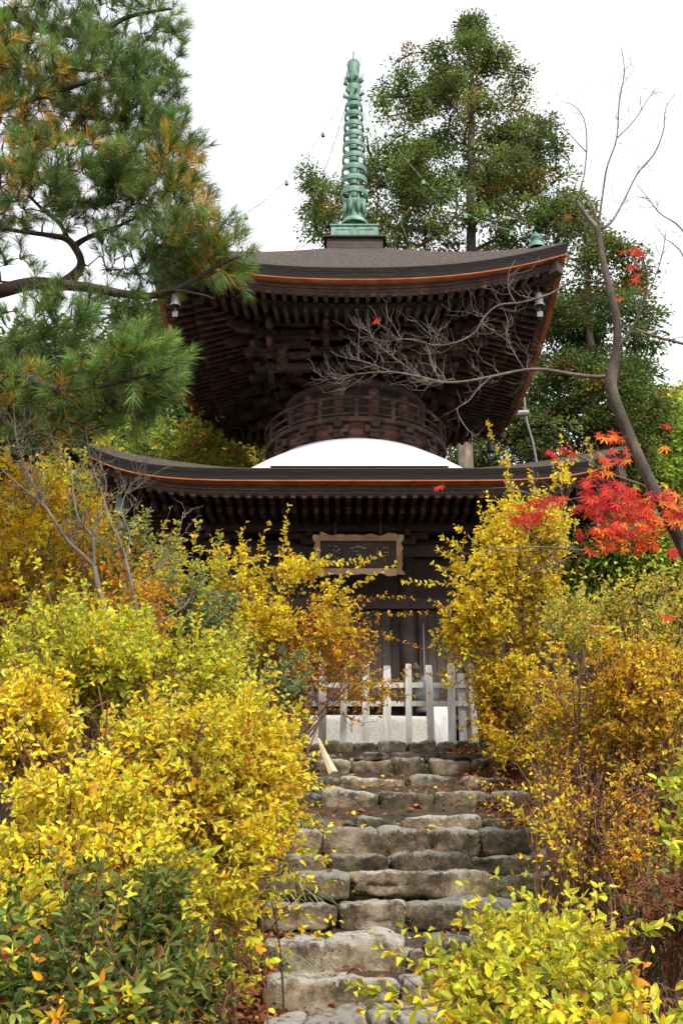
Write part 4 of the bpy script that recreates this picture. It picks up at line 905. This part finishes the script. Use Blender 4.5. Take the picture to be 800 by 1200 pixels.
        old=(s_<.42)[:,None]                        # last year's needles, at the foot of the shoot, turn yellow
        c=np.where(old, ye if ylw>0 else (ol if ylw>-1.0 else gr*.8), ye*.6+gr*.4 if ylw>1.3 else gr)
        if ylw>2.0: c=np.where(old,ye,ye)
        C.append(np.broadcast_to(c,(nn,3))*r.uniform(.8,1.2,(nn,1)))
    P=np.concatenate(P);D=np.concatenate(D);Ln=np.concatenate(Ln)[:,None];C=np.clip(np.concatenate(C),0,1); n=len(P)
    S=unit(np.cross(D,r.normal(size=(n,3)))); w_=.0014; sagv=np.array([0,0,-.10])*Ln
    V=np.stack([P-S*w_,P+S*w_,P+D*Ln*.55+S*w_*.9,P+D*Ln+sagv,P+D*Ln*.55-S*w_*.9],1)-root; b_=np.arange(n)[:,None]*5
    g=Geo(); g.add(V.reshape(-1,3),[b_+np.array([0,1,2,4]),b_+np.array([4,2,3])],np.repeat(C,5,0)); g.build('needles',M['needle'],t,False,kind='stuff')
pine()

# ------------------------------------------------------------------ bare twig growth along a limb
def twigs(G, Q, r, off, n, ln, rad, upv=(0,0,.5), depth=2, spread=1.0, col=None, start=.15, ends=None, plane=.5):
    Q=np.asarray(Q); m_=len(Q)
    for i in range(n):
        k=int(r.uniform(start,.98)*(m_-1)); p=Q[k]; T=unit(Q[min(k+1,m_-1)]-Q[max(k-1,0)])
        sd_=unit(np.cross(T,r.normal(size=3)*np.array([plane,1,plane]))); d=unit(T*.8+sd_*spread+np.array(upv)*.7+r.normal(0,.2,3)*np.array([1,.6,1])); L_=ln*r.uniform(.4,1.2)
        s_=np.linspace(0,1,6)[:,None]; kink=np.cumsum(r.normal(0,.07,(6,3)),0)*L_; kink-=kink[0]; P=p+d*L_*s_+kink+np.array(upv)*.3*L_*s_**2
        G.tube(P-off,np.linspace(rad,rad*.35,6),4,cap=False)
        if ends is not None: ends.append(P[-1])
        if depth>1: twigs(G,P,r,off,max(2,int(n*.35)) if n<14 else 4,ln*.5,rad*.6,upv,depth-1,spread,None,.2,ends,plane)
# ------------------------------------------------------------------ maple
def maple_leaf_variants(r):
    out=[]
    for c0 in ([(.54,.014,.022)]*4+[(.36,.010,.03)]*2+[(.66,.06,.012)]*3+[(.78,.22,.02)]*3+[(.62,.06,.06)]):
        g=Geo(); V=[(0,0,0)]; lob=[(-115,.42),(-72,.72),(-36,.92),(0,1.0),(36,.92),(72,.72),(115,.42)]
        ring=[]
        for i,(a,l) in enumerate(lob):
            a1=R(a+r.uniform(-4,4)); l*=r.uniform(.9,1.08)
            for da,f in ((-9,.52),(-5.5,.74),(0,1),(5.5,.74),(9,.52)):
                ring.append((math.cos(a1+R(da*1.1))*l*f,math.sin(a1+R(da*1.1))*l*f,-.12*(l*f)**2+.05*math.sin(a1*5+i)))
            if i<6:
                am=R((lob[i][0]+lob[i+1][0])/2); ring.append((math.cos(am)*.27,math.sin(am)*.27,.03))
        V+=ring; n=len(ring); fs=[[0,1+i,1+(i+1)] for i in range(n-1)]
        c=np.array(c0)*r.uniform(.85,1.15); CC=np.tile(c,(len(V),1)); CC[0]=c*.8+np.array([.1,.05,0]); CC*= (1+.12*r.normal(size=(len(V),1)))
        g.add(V,[np.array(fs)],np.clip(CC,0,.95)); out.append(g.mesh('maple_leaf',M['leaf']))
    return out
def maple():
    r=np.random.default_rng(9); Y=5.2; b0=at(960,1010,Y); TH=.78; root=np.array([b0[0],Y,float(H(b0[0],Y))])
    t=empty('maple_tree',tuple(root)); tag(t,'slender leaning maple with a few red and orange leaves at the right edge','tree')
    G=Geo(); ends=[]
    T=limb(G,[(985,1060,40),(930,880,32),(860,740,26),(815,668,21),(795,630,20),(768,578,17),(745,530,16),(726,485,16),(716,455,16),(717,435,17),(722,405,12),(722,375,12),(714,340,11),(706,305,9),(700,268,8)],Y,0,root,10,ease=6,k=.82); SN=list(T)
    G.build('trunk',M['maple_bark'],t,True); G=Geo()
    tops=[([(700,270,9),(688,256,8),(680,244,8),(675,236,6)],0,0,0),
      ([(700,268,6),(694,240,3.2),(680,225,3),(684,205,2.6),(687,170,2.3),(684,140,1.8),(672,124,1.2),(655,118,.8)],0,.2,10),
      ([(686,180,2),(668,160,1.6),(650,142,1.2),(638,128,.8)],0,.1,5),
      ([(700,268,5),(706,225,3.4),(711,195,3),(722,162,2.6),(725,120,2.2),(731,84,1.8),(727,55,1)],0,-.2,16),
      ([(723,162,2.3),(740,145,2),(752,128,1.7),(762,112,1.2),(775,108,.8)],0,0,8),
      ([(700,268,6),(714,262,4.5),(728,240,3.4),(746,204,3),(766,180,2.6),(777,152,2.2),(779,128,1.6),(790,110,.9)],0,.2,16),
      ([(704,325,4),(690,332,3.6),(668,330,3.4),(640,346,3.3),(607,356,3.2),(581,359,3.0),(565,372,2.8),(552,392,2.6),(529,403,2.3),(507,405,2),(477,398,1.7),(450,400,1.3),(429,398,1)],0,.3,26),
      ([(607,356,2.4),(598,340,2),(597,320,1.6),(603,305,1)],.1,0,5),
      ([(716,438,7),(700,441,6.5),(670,438,6),(640,433,5.5),(614,433,5),(575,441,4.4),(542,447,4),(516,447,3.6),(490,441,3),(461,436,2.5),(429,437,1.8),(405,440,1.2),(385,437,.8)],0,.3,34),
      ([(490,441,2.2),(470,425,2),(450,410,1.6),(436,395,1.3),(432,380,.8)],.3,0,9),
      ([(516,447,2),(505,425,1.8),(500,405,1.4)],.3,0,5),
      ([(461,436,2),(430,425,1.5),(400,418,1.2),(388,412,.7)],.3,0,8),
      ([(614,433,2.2),(600,410,1.8),(592,390,1.2),(598,372,.8)],.1,0,8),
      ([(575,441,2),(560,455,2),(548,470,1.7),(535,480,1.5),(545,500,1.3),(560,515,1)],.1,-.1,6),
      ([(722,408,7),(740,385,6),(750,365,5),(757,340,4.2),(757,318,3),(752,300,1.6)],0,-.3,6),
      ([(752,360,3.5),(765,330,2.6),(775,300,2),(780,270,1.4)],-.1,0,6),
      ([(720,380,3),(732,382,3.2),(760,392,4),(776,397,4.4),(800,403,4.6),(840,415,4)],-.2,0,6),
      ([(776,604,10),(755,603,7),(742,610,6),(732,622,6),(714,632,5.4),(697,641,5),(678,645,4),(659,643,3),(630,641,2.4),(600,643,1.8),(570,640,1.1)],-.1,-.2,10),
      ([(690,643,3.6),(668,652,3),(650,660,2.4),(625,668,1.8),(600,682,1.2)],-.2,0,6),
      ([(790,600,6),(770,572,0.1+4),(740,560,4),(718,553,4),(695,540,3.6),(680,534,3.2),(665,530,2.6),(650,545,2)],.3,.3,9),
      ([(695,582,4),(685,583,3.6),(660,586,3.2),(640,584,3),(618,578,2.4),(600,572,1.8),(575,572,1.2)],.4,.3,10),
      ([(745,560,4),(720,575,4),(700,582,4)],.3,.1,3),
      ([(862,742,8),(880,600,7),(862,480,6),(840,415,5)],0,0,0),
      ([(840,415,4.6),(815,350,3.6),(800,300,3),(788,285,2),(778,280,1.2)],-.2,.5,0),
      ([(840,415,4.6),(838,370,4.4),(830,330,4),(800,275,3),(775,255,2.2),(760,235,1.6),(745,215,1)],.5,0,8)]
    for pts,dy0,dy,n_ in tops:
        Q=limb(G,pts,Y+dy0,dy,root,6,ease=4,k=.72,snap=SN)
        hi=pts[0][1]<300
        if n_: twigs(G,Q,r,root,n_,(.17 if hi else .26) if len(pts)>9 else (.20 if hi else .16),.0015 if hi else .0026,(0,0,.55),2,.9,ends=ends,start=.25)
    G.build('branches',M['grey_bark'],t,True)
    # leaves: clusters where the photograph shows them (px,py,rx,ry,n,first variant,last variant)
    vv=maple_leaf_variants(r)
    cl=[(724,600,38,30,95,0,8),(705,580,28,22,36,0,6),(765,592,42,25,42,4,12),(735,628,38,18,40,5,12),(695,632,22,16,20,0,10),(775,612,25,14,12,6,12),(612,602,24,16,13,0,4),(640,585,22,12,9,0,6),(655,595,20,14,8,0,6),
        (715,510,20,8,9,0,10),(720,535,22,14,10,6,12),(650,532,14,5,5,0,5),(668,527,12,5,4,0,5),(515,571,6,4,2,0,3),(441,378,4,3,1,0,1),(738,300,8,12,6,0,4),(748,330,6,8,3,0,4),(725,350,4,4,2,6,8),(665,300,3,3,1,0,3),(778,502,5,5,2,0,5),(790,595,14,14,12,0,5),(790,640,12,8,5,0,4),(690,560,10,8,4,0,6),(780,520,5,5,1,9,12),(783,725,5,4,2,0,3),(795,600,20,20,10,8,12),(705,556,14,6,5,6,12)]
    S_=Geo()
    for (px,py,rx,ry,n_,v0,v1) in cl:
        n_=int(n_*1.35) if n_>9 else n_
        for i in range(n_):
            a=r.uniform(0,6.28); q=r.random()**.5; e=at(px+math.cos(a)*q*rx,py+math.sin(a)*q*ry,Y+r.uniform(-.25,.25)+(.3 if px<670 else 0))
            d=unit(np.array([r.normal(0,.8),-.35+r.normal(0,.3),-.55+r.normal(0,.35)])); n=unit(np.array([r.normal(0,.4),-.8,.6+r.normal(0,.3)]))
            sz=r.uniform(.042,.068); me=vv[int(r.integers(v0,v1+1))]
            o=place_leaf(me,e,d,n,sz,sz,t,root); o.name='maple_leaf'
            S_.tube(np.array([e-d*.04+np.array([0,0,.012]),e])-root,[.0012,.0009],3,cap=False)
    S_.build('leaf_stalks',M['cane'],t,kind='stuff')
maple()
# ------------------------------------------------------------------ bare grey tree at the left
def bare_tree():
    r=np.random.default_rng(21); Y=5.9; root=at(150,860,Y); root[2]=H(root[0],Y)
    t=empty('bare_tree',tuple(root)); tag(t,'leafless grey forked small tree on the left bank before the lower roof tip','tree'); G=Geo()
    L=[([(150,880,9),(143,800,8),(137,757,7.5),(125,720,7),(116,689,6.5),(111,664,6)],8,0),
       ([(111,664,5),(95,648,4.4),(78,632,4.2),(56,598,3.8),(42,584,3),(28,573,2.4),(3,551,1.4)],0,20),
       ([(56,598,3.4),(44,575,3),(34,557,2.6),(24,530,2.2),(19,510,1.8),(16,473,1)],0,18),
       ([(111,664,4.4),(110,645,4),(109,629,3.6),(98,616,3),(91,604,2.8),(86,580,2.4),(84,557,2),(75,535,1.4),(60,515,.9)],0,14),
       ([(109,629,3),(118,600,2.4),(125,570,2),(118,545,1.5),(104,520,1)],0,8),
       ([(148,870,6),(160,800,5),(162,735,4.2),(155,695,3.8),(147,657,3.4),(138,630,2.8),(131,617,2.4),(120,580,1.8),(108,545,1.2),(100,500,.8)],0,14),
       ([(147,657,2.6),(152,630,2),(142,600,1.8),(150,575,1.2),(160,560,.8)],.2,14),
       ([(155,695,2.4),(185,670,1.8),(205,640,1.3),(215,600,.9)],.2,10),
       ([(162,742,3),(190,725,2.6),(215,710,2),(225,695,1.4)],.2,4)]
    SN=[]
    for pts,s_,n_ in L:
        Q=limb(G,pts,Y+(s_ if s_<1 else 0),.1,root,7,ease=4,snap=SN)
        if n_: twigs(G,Q,r,root,n_,.24,.0035,(0,0,.4),2,1.0,start=.2)
    G.build('branches',M['grey_bark'],t,True)
bare_tree()
# ------------------------------------------------------------------ leaf litter, grass
def litter():
    r=np.random.default_rng(31); xs=[];ys=[]
    def reg(n,x0,x1,y0,y1): xs.append(r.uniform(x0,x1,n)); ys.append(r.uniform(y0,y1,n))
    reg(5200,1.1,3.2,4,8); reg(9000,-1.6,-.25,2.8,6.0); reg(900,-1,1.7,3.5,9.5); reg(2600,1.0,2.4,8,10); reg(1500,-2,-.2,6.5,10)
    x=np.concatenate(xs);y=np.concatenate(ys); n=len(x); z=H(x,y)+r.uniform(.005,.035,n)
    D=r.normal(size=(n,3))*np.array([1,1,.35]); N=np.array([0,0,1])+r.normal(0,.5,(n,3)); sz=r.uniform(.03,.065,n); C=pick('brown',n,r)
    g=Geo(); leaf_geo(g,np.stack([x,y,z],1),D,N,sz,sz*.6,C,.5,.4); g.build('leaf_litter',M['litter'],None,False,kind='stuff',label='reddish brown fallen leaves on the banks beside the steps',cat='leaf litter')
litter()
def step_leaves():                                  # single leaves lying on the treads
    r=np.random.default_rng(33); g=Geo(); P=[]
    for Yf,dep,row in ROWS[1:13]:
        for (x0,x1,y0,y1) in row:
            k=int(r.integers(1,9)) if (x0<400 or x0>540) else int(r.integers(0,4))
            for _ in range(k): p=at(r.uniform(x0,x1),y0,Yf); P.append((p[0],Yf+r.uniform(.0,.25),p[2]+.025))
    P=np.array(P);n=len(P); leaf_geo(g,P,r.normal(size=(n,3))*[1,1,.2],np.array([0,-.2,1])+r.normal(0,.35,(n,3)),r.uniform(.03,.055,n),r.uniform(.02,.03,n),np.where(r.random((n,1))<.4,pick('yellow',n,r),pick('brown',n,r)))
    g.build('fallen_leaves',M['litter'],None,False,kind='stuff',label='scattered yellow and brown leaves lying on the stone treads',cat='leaves')
step_leaves()
def grass(label,px,py,Y,n,ln,seed,lean):
    r=np.random.default_rng(seed); c=at(px,py,Y); root=np.array([c[0],Y,float(H(c[0],Y))]); g=Geo()
    for i in range(n):
        b_=np.array([r.normal(0,.06),r.normal(0,.05),0]); d=unit(np.array([lean+r.normal(0,.5),r.normal(-.3,.4),1.1])); L_=ln*r.uniform(.6,1.1); s_=np.linspace(0,1,8)[:,None]
        P=b_+d*L_*s_+np.array([d[0]*.5,d[1]*.4,-.95])*L_*s_**2; S=unit(np.cross(d,[0,0,1])); w_=.004*(1-s_**2)+.0006; V=np.stack([P-S*w_,P+S*w_],1).reshape(-1,3)
        g.add(V,[np.array([[2*k,2*k+1,2*k+3,2*k+2] for k in range(7)])],pick('greyg',1,r)[0]*1.4)
    o=g.build('grass_tuft',M['leaf']); o.location=root; tag(o,label,'grass','grass tufts by the steps',None)
grass('arching grass tuft beside the upper left steps',350,945,7.6,34,.55,1,.5)
grass('arching grass tuft beside the middle left steps',330,1000,6.3,30,.5,2,.6)
grass('small grass tuft at the lower left steps',300,1060,5.4,16,.4,3,.5)
grass('bent grass tuft at the foot of the leaning stake',352,905,8.5,24,.4,4,.5)
def moss():
    r=np.random.default_rng(3); P=[]
    for Yf,dep,row in ROWS[2:13]:
        for (x0,x1,y0,y1) in row:
            for (px,w_) in ((x0,.03),(x1,.03)):
                if r.random()<.6:
                    p=at(px,r.uniform(y0+6,y1),Yf-.02); n=int(r.uniform(8,40)); P.append(p+r.normal(0,[w_,.02,.03],(n,3)))
    p=at(600,1036,5.9); P.append(p+r.normal(0,[.12,.05,.03],(150,3)))
    P=np.concatenate(P); n=len(P); g=Geo()
    leaf_geo(g,P,r.normal(size=(n,3))+[0,-.3,.6],r.normal(size=(n,3))+[0,-.4,.8],r.uniform(.010,.024,n),r.uniform(.006,.012,n),pick('green',n,r)*.9)
    g.build('moss_tufts',M['leaf'],None,False,kind='stuff',label='green moss and tiny seedlings in the joints of the stone steps',cat='moss')
moss()
